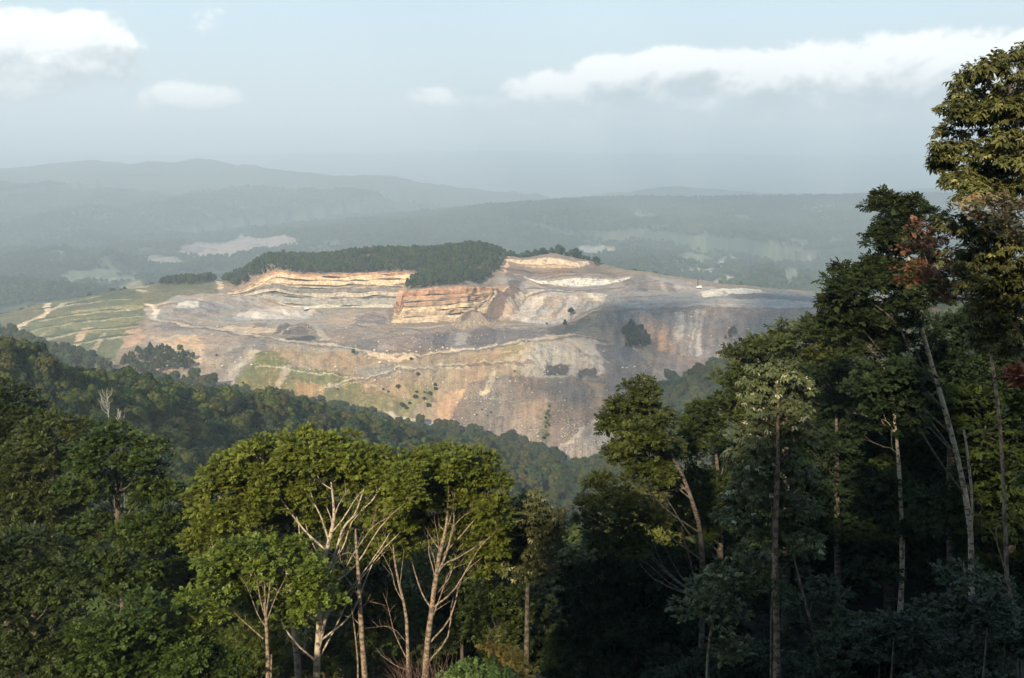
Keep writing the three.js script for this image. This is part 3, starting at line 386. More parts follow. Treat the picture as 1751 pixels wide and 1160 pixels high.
// ---------------------------------------------------------------- quarry faces in rock layers
const rockMap = dataTex(512, 512, (i, j) => {
  const x = i / 512, y = j / 512;
  const crack = Math.abs(n2(x * 30, y * 4.2)) < 0.09 ? 0.6 : 1, bl = n2b(x * 2.6, y * 26), bed = (1 + 0.22 * bl + 0.14 * n2(x * 5, y * 70)) * (Math.abs(n2(x * 1.6 + 9, y * 15)) < 0.1 ? 0.6 : 1), blot = 1 + 0.42 * fbm(x * 8, y * 8, 4), grain = 1 + 0.24 * n2(x * 80, y * 80);
  const v = 0.66 * crack * bed * blot * grain; return [v * (1 + 0.1 * n2b(x * 6, y * 6)), v, v * (1 - 0.12 * n2b(x * 6, y * 6))];
});
rockMap.wrapS = rockMap.wrapT = THREE.MirroredRepeatWrapping;
function cliff(step, i0, i1, layers, label, seed) {
  const q = rng(seed), pts = [];
  for (let i = i0; i < i1; i++) { const a = step.face[i], b = step.face[i + 1], n = Math.max(2, Math.round(Math.hypot(b[0] - a[0], b[1] - a[1]) / 2.4)); for (let k = 0; k < n; k++) pts.push([lerp(a[0], b[0], k / n), lerp(a[1], b[1], k / n), lerp(step.heights[i], step.heights[i + 1], k / n)]); }
  pts.push([...step.face[i1], step.heights[i1]]);
  // inward direction: smooth normals of the plan line, pointing to the high side
  const N = pts.map((p, i) => { const a = pts[Math.max(0, i - 4)], b = pts[Math.min(pts.length - 1, i + 4)]; let nx = -(b[1] - a[1]), nz = b[0] - a[0]; const l = Math.hypot(nx, nz) || 1; nx /= l; nz /= l; if (!inside(step.pts, p[0] + nx * 5, p[1] + nz * 5) && inside(step.pts, p[0] - nx * 5, p[1] - nz * 5)) { nx = -nx; nz = -nz; } return [nx, nz]; });
  const mid = pts[pts.length >> 1], g = thing('rock_cliff', mid[0], H0(mid[0], mid[1]), mid[1]); tag(g, label, null, null, 'structure');
  const base = pts.map((p, i) => H0(p[0] - N[i][0] * 3, p[1] - N[i][1] * 3) - 1.2), top = pts.map((p, i) => Math.max(base[i] + 0.6, H0(p[0] + N[i][0] * 13, p[1] + N[i][1] * 13) + 0.25));
  let along = 0; const us = pts.map((p, i) => { if (i) along += Math.hypot(p[0] - pts[i - 1][0], p[1] - pts[i - 1][1]); return along; });
  layers.forEach(([f0, f1, color, set, rough], li) => {
    const rows = Math.max(3, Math.round((f1 - f0) * 16)), last = li === layers.length - 1, P = [], U = [], I = [], all = rows + 1 + 1;
    for (let r = 0; r < all; r++) for (let c = 0; c < pts.length; c++) {
      const ledge = r > rows, f = lerp(f0, f1, Math.min(1, r / rows)), wob = fbm(us[c] / 60, f * 2 + li * 9, 2) * 0.06 * (f > 0.02 && f < 0.98 ? 1 : 0), ff = clamp(f + wob, 0, 1), y = lerp(base[c], top[c], ff);
      const s = set + ff * 3 + (fbm(us[c] / 15, y / 9 + seed, 3) * 2.6 + (ridged(us[c] / 9, y / 26, 3) - 0.5) * 2.8) * rough;
      const d = ledge ? (last ? 14 : s + 2.4) : s;
      P.push(pts[c][0] + N[c][0] * d - mid[0], y + (ledge ? 0.12 : 0) - g.position.y, pts[c][1] + N[c][1] * d - mid[1]); U.push(us[c] / 46, y / 46 + li * 0.37);
    }
    for (let r = 0; r < all - 1; r++) for (let c = 0; c < pts.length - 1; c++) { const a = r * pts.length + c, b = a + 1, d = a + pts.length, e = d + 1; I.push(a, b, d, b, e, d); }
    const geo = new THREE.BufferGeometry(); geo.setAttribute('position', new THREE.Float32BufferAttribute(P, 3)); geo.setAttribute('uv', new THREE.Float32BufferAttribute(U, 2)); geo.setIndex(I); geo.computeVertexNormals();
    mesh('rock_layer', geo, new THREE.MeshStandardMaterial({ color: rgb(...color), map: rockMap, roughness: 0.94, side: THREE.DoubleSide }), g);
  });
}
const k15 = (c) => c.map((x) => Math.min(0.95, x * 1.5));
cliff(stepA, 0, 5, [[0, 0.09, k15([0.5, 0.45, 0.36]), -0.4, 0.8], [0.09, 0.3, k15([0.3, 0.275, 0.235]), 0.2, 1], [0.3, 0.36, k15([0.17, 0.15, 0.13]), 1.0, 0.8], [0.36, 0.47, k15([0.44, 0.36, 0.26]), 0.4, 1], [0.47, 0.6, k15([0.2, 0.175, 0.155]), 1.2, 0.9], [0.6, 0.64, k15([0.42, 0.33, 0.22]), 0.4, 1], [0.64, 0.68, k15([0.22, 0.17, 0.13]), 1.1, 0.8], [0.68, 0.8, k15([0.6, 0.45, 0.28]), 0.5, 1], [0.8, 0.83, k15([0.3, 0.2, 0.13]), 1.2, 0.7], [0.83, 0.92, k15([0.62, 0.44, 0.27]), 0.7, 1], [0.92, 1, k15([0.47, 0.25, 0.135]), 1.0, 1.5]], 'long layered highwall below the wooded plateau, orange over tan over grey', 101);
cliff(stepA, 5, 10, [[0, 0.2, k15([0.5, 0.38, 0.25]), -0.5, 1.5], [0.2, 0.38, k15([0.4, 0.3, 0.2]), 0, 1.7], [0.38, 0.5, k15([0.58, 0.43, 0.26]), 0, 1.6], [0.5, 0.55, k15([0.22, 0.16, 0.12]), 1.0, 1], [0.55, 0.66, k15([0.36, 0.225, 0.14]), 0.8, 1.2], [0.66, 0.71, k15([0.24, 0.165, 0.125]), 1.2, 1], [0.71, 0.83, k15([0.43, 0.265, 0.155]), 1, 1.4], [0.83, 1, k15([0.41, 0.225, 0.125]), 1.2, 1.6]], 'nearer orange and tan rock face that juts out below the trees', 202);
cliff(stepB, 0, 5, [[0, 0.16, k15([0.3, 0.28, 0.26]), -0.3, 0.7], [0.16, 0.86, k15([0.53, 0.5, 0.44]), 0, 0.9], [0.86, 1, k15([0.3, 0.24, 0.2]), 0.8, 0.7]], 'low white rock face streaked dark, right of the orange one', 303);
cliff(stepC, 0, 4, [[0, 0.35, k15([0.48, 0.34, 0.22]), -0.2, 0.8], [0.35, 0.45, k15([0.3, 0.2, 0.14]), 0.6, 0.7], [0.45, 1, k15([0.56, 0.43, 0.3]), 0.3, 1]], 'small tan rock face on the bare summit of the mine', 404);
// ---------------------------------------------------------------- woods
function tubeGeo(pts, radii, seg = 6, uvScale = 1) {                         // a tapering limb along a smooth curve
  const curve = new THREE.CatmullRomCurve3(pts, false, 'catmullrom', 0.5), n = Math.max(2, (pts.length - 1) * 3), P = [], Nn = [], U = [], I = [];
  const fr = curve.computeFrenetFrames(n, false), L = curve.getLength(); let v = new THREE.Vector3();
  for (let i = 0; i <= n; i++) {
    const t = i / n, p = curve.getPoint(t), k = t * (radii.length - 1), a = Math.min(radii.length - 2, Math.floor(k)), r = lerp(radii[a], radii[a + 1], k - a);
    const tf = Math.min(n, Math.round(curve.getUtoTmapping ? t * n : t * n)), N = fr.normals[tf], B = fr.binormals[tf];
    for (let s = 0; s <= seg; s++) { const th = (s / seg) * Math.PI * 2, rr = r * (1 + 0.08 * Math.sin(th * 2 + i * 1.3)); v.set(0, 0, 0).addScaledVector(N, Math.cos(th)).addScaledVector(B, Math.sin(th)); P.push(p.x + v.x * rr, p.y + v.y * rr, p.z + v.z * rr); Nn.push(v.x, v.y, v.z); U.push((s / seg) * 0.5 * uvScale, t * L * 0.5 * uvScale); }
  }
  for (let i = 0; i < n; i++) for (let s = 0; s < seg; s++) { const a = i * (seg + 1) + s, b = a + 1, c = a + seg + 1, d = c + 1; I.push(a, b, c, b, d, c); }
  const g = new THREE.BufferGeometry(); g.setAttribute('position', new THREE.Float32BufferAttribute(P, 3)); g.setAttribute('normal', new THREE.Float32BufferAttribute(Nn, 3)); g.setAttribute('uv', new THREE.Float32BufferAttribute(U, 2)); g.setIndex(I); return g;
}
function crownGeo(seed, n, size, { R = 4.4, y0 = 3.6, y1 = 12.5, lobes = 11, cone = 0 } = {}) {
  const q = rng(seed), L = [], cy = (y0 + y1) / 2, hy = (y1 - y0) / 2;
  for (let i = 0; i < lobes; i++) { const a = i * 2.4 + q() * 0.9, t = (i + 0.5) / lobes, e = -0.55 + 1.4 * t; const w = cone ? 1 - t * 0.85 : Math.sqrt(Math.max(0, 1 - e * e * 0.8)); const rr = (0.3 + 0.4 * q()) * w; L.push([Math.cos(a) * R * rr, cy + hy * e * 0.74, Math.sin(a) * R * rr, R * (cone ? 0.22 + 0.3 * (1 - t) : 0.34 + 0.2 * q()), 0.85 + q() * 0.3]); }
  const P = [], N = [], C = [], d = new THREE.Vector3(), nn = new THREE.Vector3(), e1 = new THREE.Vector3(), e2 = new THREE.Vector3();
  for (let i = 0; i < n; i++) {
    const l = L[Math.floor(q() * lobes)], a = q() * 6.283, y = -0.55 + 1.55 * q(), h = Math.sqrt(Math.max(0, 1 - y * y)); d.set(Math.cos(a) * h, y, Math.sin(a) * h).normalize();
    const bump = 1 + 0.22 * n3(d.x * 2.6 + seed, d.y * 2.6, d.z * 2.6 + l[3]), r = l[3] * bump * (0.78 + 0.26 * q());
    const cx = l[0] + d.x * r, cyy = l[1] + d.y * r * 0.85, cz = l[2] + d.z * r;
    nn.set(d.x + (q() - 0.5) * 1.1, d.y + 0.25 + (q() - 0.5) * 1.1, d.z + (q() - 0.5) * 1.1).normalize();
    e1.set(q() - 0.5, q() - 0.5, q() - 0.5).cross(nn).normalize(); e2.crossVectors(nn, e1); const s = size * (0.6 + 0.8 * q());
    const tri = [[-0.6, -0.4], [0.65, -0.3], [0.05 + (q() - 0.5) * 0.6, 0.75]];
    const jn = [lerp(nn.x, d.x, 0.45), lerp(nn.y, d.y, 0.45), lerp(nn.z, d.z, 0.45)], ln = Math.hypot(...jn), c = l[4] * (0.72 + 0.5 * q()), hu = (q() - 0.5) * 0.22;
    for (const [u, v] of tri) { P.push(cx + (e1.x * u + e2.x * v) * s, cyy + (e1.y * u + e2.y * v) * s, cz + (e1.z * u + e2.z * v) * s); N.push(jn[0] / ln, jn[1] / ln, jn[2] / ln); C.push(c * (1 + hu), c, c * (1 - hu)); }
  }
  const g = new THREE.BufferGeometry(); g.setAttribute('position', new THREE.Float32BufferAttribute(P, 3)); g.setAttribute('normal', new THREE.Float32BufferAttribute(N, 3)); g.setAttribute('color', new THREE.Float32BufferAttribute(C, 3)); return g;
}
const GREENS = [[0.0541, 0.0656, 0.0123], [0.0394, 0.0574, 0.0139], [0.0689, 0.0763, 0.0148], [0.0312, 0.0492, 0.0164], [0.0492, 0.059, 0.0115], [0.0615, 0.0599, 0.0148], [0.0426, 0.064, 0.0164], [0.0779, 0.0836, 0.0164]];
const M_crown = GREENS.map((c, i) => c.map((x) => x * [1, 1.25, 1.1, 0.85, 1.3, 1, 0.8, 1.2][i])).map((c) => new THREE.MeshPhysicalMaterial({ color: rgb(...c), vertexColors: true, roughness: 0.8, specularIntensity: 0.25, side: THREE.DoubleSide }));
const M_crownAny = new THREE.MeshPhysicalMaterial({ color: 0xffffff, vertexColors: true, roughness: 0.8, specularIntensity: 0.25, side: THREE.DoubleSide });
const barkTex = (dark, light, patch, seed) => dataTex(256, 256, (i, j) => {
  const x = i / 256, y = j / 256, p = fbm(x * 3 + seed, y * 7 + seed, 4) + 0.35 * n2(x * 14 + seed, y * 22), f = 0.85 + 0.2 * n2b(x * 60, y * 9) + 0.12 * n2(x * 90, y * 90), k = sstep(patch - 0.18, patch + 0.18, p);
  return [0, 1, 2].map((c) => toS(lerp(light[c], dark[c], k) * f));
}, true);
const M_pale = new THREE.MeshStandardMaterial({ map: barkTex([0.13, 0.095, 0.06], [0.5, 0.41, 0.29], 0.22, 3), roughness: 0.85 });
const M_tanBark = new THREE.MeshStandardMaterial({ map: barkTex([0.12, 0.085, 0.055], [0.33, 0.245, 0.165], 0.1, 9), roughness: 0.9 });
const M_brown = new THREE.MeshStandardMaterial({ map: barkTex([0.06, 0.045, 0.032], [0.16, 0.125, 0.09], 0.05, 15), roughness: 0.92 });
const M_dead = new THREE.MeshStandardMaterial({ color: rgb(0.45, 0.4, 0.31), roughness: 0.85 });
const M_reddish = new THREE.MeshStandardMaterial({ color: rgb(0.13, 0.075, 0.055), roughness: 0.9 });
for (const m of [M_pale, M_tanBark, M_brown]) m.map.wrapS = m.map.wrapT = THREE.MirroredRepeatWrapping;
function stemGeo(seed, h, r) {
  const q = rng(seed), V = (x, y, z) => new THREE.Vector3(x, y, z), top = V((q() - 0.5) * 0.8, h * 0.82, (q() - 0.5) * 0.8), g = [tubeGeo([V(0, -0.6, 0), V((q() - 0.5) * 0.3, h * 0.4, (q() - 0.5) * 0.3), top], [r * 1.15, r * 0.8, r * 0.25], 5)];
  for (let i = 0; i < 5; i++) { const a = i * 1.3 + q(), y = h * (0.38 + 0.08 * i), l = h * 0.24; g.push(tubeGeo([V(0, y, 0), V(Math.cos(a) * l * 0.5, y + l * 0.35, Math.sin(a) * l * 0.5), V(Math.cos(a) * l, y + l * 0.6, Math.sin(a) * l)], [r * 0.4, r * 0.25, r * 0.1], 4)); }
  return mergeGeometries(g);
}
const SHAPES = [{}, { R: 4.9, y1: 12, lobes: 13 }, { R: 3.7, y1: 13.5, y0: 3 }, { R: 4.5, lobes: 9, y1: 11.6 }, { R: 3.2, y1: 14, y0: 2.6, lobes: 12, cone: 1 }, { R: 4.2, lobes: 14, y1: 13 }];
const MID = SHAPES.map((s, i) => ({ crown: crownGeo(300 + i, 2600, 0.62, s), stem: stemGeo(330 + i, 12, 0.24) }));
const NEARP = SHAPES.slice(0, 4).map((s, i) => ({ crown: crownGeo(360 + i, 17000, 0.27, s), stem: stemGeo(380 + i, 12, 0.22) }));
const FARP = [0, 1, 2, 4].map((k) => crownGeo(400 + k, 190, 2.3, SHAPES[k]));

// where woods grow: everywhere off the mine, plus islands on it
const pl = (l) => l.map(([u, D]) => planPt(u, D));
const ISLANDS = [
  { p: pl([[392, 1250], [470, 1246], [560, 1248], [640, 1250], [706, 1245], [697, 1180], [694, 1132], [740, 1124], [792, 1134], [790, 1165], [800, 1180], [850, 1262], [862, 1300], [862, 1400], [600, 1440], [400, 1400], [375, 1300]]), h: 0.85, s: 5.0 },
  { p: pl([[198, 905], [230, 890], [262, 905], [318, 915], [322, 940], [270, 955], [225, 955], [196, 930]]), h: 0.8, s: 5.5 },
  { p: pl([[268, 1310], [300, 1290], [350, 1290], [368, 1320], [360, 1400], [280, 1400]]), h: 0.8, s: 6 },
  { p: [[1066, 560], [1082, 556], [1112, 588], [1112, 597], [1068, 596]].map(([u, v]) => hitGround(u, v, 880, 1200)), h: 0.75, s: 4.5 },
  { p: [[1242, 572], [1258, 566], [1260, 580], [1244, 584]].map(([u, v]) => hitGround(u, v, 880, 1200)), h: 0.6, s: 4.5 },
  { p: [[925, 728], [938, 700], [946, 704], [940, 740], [930, 764]].map(([u, v]) => hitGround(u, v, 780, 1000)), h: 0.3, s: 4 },
  { p: [[1000, 446], [1010, 440], [1028, 455], [1020, 458]].map(([u, v]) => hitGround(u, v, 1250, 1500)), h: 0.7, s: 5 },
  { p: pl([[862, 1352], [886, 1352], [886, 1362], [862, 1362]]), h: 0.7, s: 4.5 },
];
const BARE = [[[610, 432], [648, 431], [652, 436], [630, 444], [614, 438]], [[471, 452], [481, 452], [481, 458], [471, 458]]].map((p) => p.map(([u, v]) => hitGround(u, v + 8, 1250, 1500)));
const sites = [];
{
  const q = rng(909);
  const tryAt = (x, z, h, isl) => { if (BARE.some((p) => inside(p, x, z))) return; sites.push([x, H0(x, z) + detail(x, z, inMine(x, z)) - 0.5, z, h, q(), q() * 6.283, isl, fbm(x / 45, z / 45, 2)]); };
  for (let D = 80; D < 6200; ) {
    const s = D < 300 ? 6 : D < 1000 ? 6.6 : D < 2000 ? 9 : 9 + (D - 2000) / 420, w = D * 0.62 + 20;
    for (let x = -w; x < w; x += s) {
      const X = x + (q() - 0.5) * s * 0.9, Z = -(D + (q() - 0.5) * s * 0.9);
      if (inMine(X, Z)) continue;
      if (D > 1150 && clearAt(X, Z, 5) && !(meadow(X, Z) && q() < 0.13)) continue;
      if (D > 620 && D < 1100 && X > 520) continue;
      if (D > 1000 && q() < 0.12) continue;
      tryAt(X, Z, (0.62 + 0.45 * q() + 0.4 * Math.pow(q(), 3)) * (D > 2400 ? 1 + (D - 2400) / 6500 : 1), false);
    }
    D += s * 0.87;
  }
  for (const I of ISLANDS) { const xs = I.p.map((p) => p[0]), zs = I.p.map((p) => p[1]); for (let x = Math.min(...xs); x < Math.max(...xs); x += I.s) for (let z = Math.min(...zs); z < Math.max(...zs); z += I.s) { const X = x + (q() - 0.5) * I.s, Z = z + (q() - 0.5) * I.s; if (inside(I.p, X, Z)) tryAt(X, Z, I.h * (0.55 + 0.62 * q()), true); } }
}
// the trees in plain view on the near ridge are things of their own; the mass beyond is one wood
const SIL = [[-50, 640], [0, 655], [70, 700], [120, 735], [165, 735], [250, 770], [330, 850], [350, 815], [420, 760], [520, 745], [640, 772], [700, 800], [730, 760], [790, 760], [850, 830], [870, 880], [900, 855], [950, 900], [985, 930], [1000, 850], [1040, 770], [1060, 700], [1100, 655], [1130, 690], [1200, 655], [1250, 610], [1300, 560], [1800, 100]];
const silAt = (u) => { for (let i = 0; i < SIL.length - 1; i++) if (u < SIL[i + 1][0]) return lerp(SIL[i][1], SIL[i + 1][1], clamp((u - SIL[i][0]) / (SIL[i + 1][0] - SIL[i][0]), 0, 1)); return 0; };
const rank = [];
sites.forEach((s, i) => { const d = -s[2]; if (d > 900 || s[6]) return; const p = pix(s[0], s[1] + 11 * s[3], s[2]); if (p[0] < -20 || p[0] > 1290 || p[1] > silAt(p[0]) - 4 || p[1] < 480) return; rank.push([s[3] / d, i]); });
rank.sort((a, b) => b[0] - a[0]);
const own = new Set(rank.slice(0, 300).map((r) => r[1]));
const hue = (t, m) => { const k = (t * 7.999) | 0, c = GREENS[k]; return c.map((x) => x * m); };
{
  const kinds = [['rounded dark green tree in the canopy of the near wooded ridge', 0], ['olive green tree in the canopy of the near wooded ridge', 2]];
  const proto = {};
  for (const i of own) {
    const s = sites[i], near = -s[2] < 170, set = near ? NEARP : MID, k = Math.floor(s[4] * 997) % set.length, key = (near ? 'n' : 'm') + k;
    const ci = clamp(Math.floor((s[7] * 0.5 + 0.5) * 5 + s[4] * 3.4), 0, 7);
    let g;
    if (!proto[key]) { g = proto[key] = thing('forest_tree', 0, 0, 0); mesh('crown', set[k].crown, M_crown[ci], g); mesh('trunk', set[k].stem, M_brown, g); } else { g = proto[key].clone(); g.name = numbered('forest_tree'); scene.add(g); g.children[0].material = M_crown[ci]; }
    g.position.set(s[0], s[1], s[2]); g.rotation.y = s[5]; g.scale.set(s[3] * (0.9 + 0.25 * s[4]), s[3], s[3] * (0.9 + 0.25 * s[4]));
    const olive = [2, 5, 7].includes(ci);
    g.userData = {}; tag(g, olive ? 'olive green tree crown in the canopy of the wooded ridge below the mine' : 'dark green tree crown in the canopy of the wooded ridge below the mine', 'tree', olive ? 'olive trees on the near wooded ridge' : 'dark trees on the near wooded ridge');
  }
}
{
  const wood = new THREE.Group(); wood.name = numbered('forest'); tag(wood, 'continuous deciduous forest filling the valleys and hills round the mine', 'forest', null, 'stuff'); scene.add(wood);
  const buckets = {};
  sites.forEach((s, i) => { if (own.has(i)) return; const d = -s[2]; const c = d < 200 ? ['n', NEARP.length] : d < 1050 || (s[6]) ? ['m', MID.length] : ['f', FARP.length]; let k = Math.floor(s[4] * 997) % c[1]; if (s[6] && s[4] > 0.55) k = 4; (buckets[c[0] + k] ||= []).push(i); });
  const m4 = new THREE.Matrix4(), qq = new THREE.Quaternion(), up = new THREE.Vector3(0, 1, 0), pv = new THREE.Vector3(), sv = new THREE.Vector3(), col = new THREE.Color();
  for (const key in buckets) {
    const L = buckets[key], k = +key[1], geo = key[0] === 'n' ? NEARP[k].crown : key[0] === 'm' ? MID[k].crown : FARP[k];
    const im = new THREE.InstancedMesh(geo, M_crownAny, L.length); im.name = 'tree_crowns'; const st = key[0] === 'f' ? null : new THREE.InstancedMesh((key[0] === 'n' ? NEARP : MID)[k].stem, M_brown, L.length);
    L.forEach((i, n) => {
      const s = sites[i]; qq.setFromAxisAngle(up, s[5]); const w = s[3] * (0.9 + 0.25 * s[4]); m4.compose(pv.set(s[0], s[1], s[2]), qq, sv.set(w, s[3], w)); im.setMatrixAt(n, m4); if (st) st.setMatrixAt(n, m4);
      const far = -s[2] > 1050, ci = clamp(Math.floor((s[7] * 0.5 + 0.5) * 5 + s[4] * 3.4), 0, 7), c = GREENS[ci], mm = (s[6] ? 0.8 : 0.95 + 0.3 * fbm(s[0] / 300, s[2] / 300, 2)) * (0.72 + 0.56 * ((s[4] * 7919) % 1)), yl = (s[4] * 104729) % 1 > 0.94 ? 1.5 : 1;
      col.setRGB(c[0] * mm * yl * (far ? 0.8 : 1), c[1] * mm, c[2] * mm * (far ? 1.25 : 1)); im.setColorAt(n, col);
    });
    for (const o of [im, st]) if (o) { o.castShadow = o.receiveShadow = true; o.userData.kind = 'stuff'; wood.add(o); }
    if (st) st.name = 'tree_trunks';
  }
  console.log('sites', sites.length, 'own', own.size, Object.entries(buckets).map(([k, v]) => k + ':' + v.length).join(' '));
}

// unseen clouds added behind the viewpoint to throw shade patches across the land
{
  const M_shadeCloud = new THREE.MeshStandardMaterial({ color: rgb(0.85, 0.85, 0.85), roughness: 1 });
  const cloud = (x, y, D, wx, wz, dist, seed, label) => {
    const q = rng(seed), gs = [], px = x + sunDir.x * dist, py = y + sunDir.y * dist, pz = -D + sunDir.z * dist;
    for (let i = 0; i < 26; i++) { const a = q() * 6.283, r = Math.sqrt(q()), cx = Math.cos(a) * r * wx, cz = Math.sin(a) * r * wz, s = (0.1 + 0.13 * (1 - r) + 0.08 * q()) * Math.min(wx, wz), g = new THREE.IcosahedronGeometry(s, 3), p = g.attributes.position; for (let k = 0; k < p.count; k++) { const X = p.getX(k), Y = p.getY(k), Z = p.getZ(k), n = 1 + 0.28 * n3(X / s * 1.4 + i, Y / s * 1.4, Z / s * 1.4 + seed); p.setXYZ(k, X * n + cx, Math.max(-s * 0.25, Y * n * 0.7), Z * n + cz); } g.computeVertexNormals(); gs.push(g); }
    const m = mesh('cloud', mergeGeometries(gs), M_shadeCloud); m.position.set(px, py, pz); tag(m, label, null, null, 'structure');
  };
  cloud(330, -150, 1040, 270, 190, 1900, 61, 'unseen low cumulus added behind the viewpoint to shade the right of the mine');
  cloud(110, -190, 870, 115, 90, 1750, 64, 'unseen cumulus added behind the viewpoint to shade the lower right dump');
  cloud(45, -215, 590, 95, 60, 1500, 62, 'unseen small cumulus added behind the viewpoint to shade the valley');
  cloud(1500, -200, 5600, 1500, 900, 6500, 63, 'unseen broad cumulus added behind the viewpoint to shade the far right ridge');
}
// unseen hilltop woods added behind the viewpoint to shade the right-hand trees
{
  const q = rng(4242), L = [];
  for (let z = 16; z < 75; z += 5.5) for (let x = -20; x < 75; x += 5.5) L.push([x + (q() - 0.5) * 4, z + (q() - 0.5) * 4]);
  const g = new THREE.Group(); g.name = numbered('woods'); tag(g, 'unseen woods added on the hilltop behind the viewpoint to shade the right-hand trees', 'woods', null, 'stuff'); scene.add(g);
  const im = new THREE.InstancedMesh(NEARP[0].crown, M_crownAny, L.length), st = new THREE.InstancedMesh(NEARP[0].stem, M_brown, L.length), m4 = new THREE.Matrix4(), qq = new THREE.Quaternion(), up = new THREE.Vector3(0, 1, 0);
  L.forEach(([x, z], i) => { qq.setFromAxisAngle(up, q() * 6.28); const s = 0.95 + 0.35 * q(); m4.compose(new THREE.Vector3(x, H0(x, z) - 0.3, z), qq, new THREE.Vector3(s, s, s)); im.setMatrixAt(i, m4); st.setMatrixAt(i, m4); im.setColorAt(i, rgb(...GREENS[i % 8])); });
  im.name = 'tree_crowns'; st.name = 'tree_trunks'; im.userData.kind = st.userData.kind = 'stuff'; im.castShadow = st.castShadow = true; g.add(im, st);
}
// ---------------------------------------------------------------- foreground trees: trunk, limbs and leaf sprays
function sprayGeo(seed, { n = 8, L = 0.125, W = 0.062, len = 0.3, droop = 0.35, pairs = false }) {
  const q = rng(seed), P = [], I = [];
  for (let i = 0; i < n; i++) {
    const t = 0.15 + (0.85 * i) / (n - 1), side = i === n - 1 ? 0 : i % 2 ? 1 : -1, l = L * (0.75 + 0.5 * q()), w = W * (0.8 + 0.4 * q());
    const a = side * (0.6 + 0.6 * q()) + (q() - 0.5) * 0.3, dx = Math.sin(a), dy = Math.cos(a), up = -droop * (0.3 + q()) + (q() - 0.35) * 0.5, bx = (q() - 0.5) * 0.05, by = t * len, bz = (q() - 0.5) * 0.07;
    const roll = (q() - 0.5) * 1.1, px = dy, py = -dx, k = P.length / 3, cz = Math.sin(roll) * w;
    P.push(bx, by, bz, bx + dx * l * 0.45 + px * w * Math.cos(roll), by + dy * l * 0.45 + py * w * Math.cos(roll), bz + up * l * 0.35 + cz + 0.012, bx + dx * l, by + dy * l, bz + up * l, bx + dx * l * 0.5 - px * w * Math.cos(roll), by + dy * l * 0.5 - py * w * Math.cos(roll), bz + up * l * 0.35 - cz + 0.012);
    I.push(k, k + 1, k + 2, k, k + 2, k + 3);
  }
  let g = new THREE.BufferGeometry(); g.setAttribute('position', new THREE.Float32BufferAttribute(P, 3)); g.setIndex(I); g = g.toNonIndexed(); g.computeVertexNormals(); return g;
}
const SPRAY = {
  oak: [1, 2, 3].map((s) => sprayGeo(500 + s, { n: 9, L: 0.14, W: 0.05, len: 0.26 })),
  maple: [1, 2, 3].map((s) => sprayGeo(520 + s, { n: 8, L: 0.15, W: 0.075, len: 0.34, droop: 0.2 })),
  hickory: [1, 2, 3].map((s) => sprayGeo(540 + s, { n: 9, L: 0.17, W: 0.046, len: 0.24, droop: 0.8 })),
};
const M_leaf = new THREE.MeshPhysicalMaterial({ color: 0xffffff, roughness: 0.5, specularIntensity: 0.4, side: THREE.DoubleSide });
const M_leafDull = new THREE.MeshPhysicalMaterial({ color: 0xffffff, roughness: 0.8, specularIntensity: 0.12, side: THREE.DoubleSide });
let treeSeed = 1000;
const gy = (x, z) => H0(x, z) + detail(x, z, false);
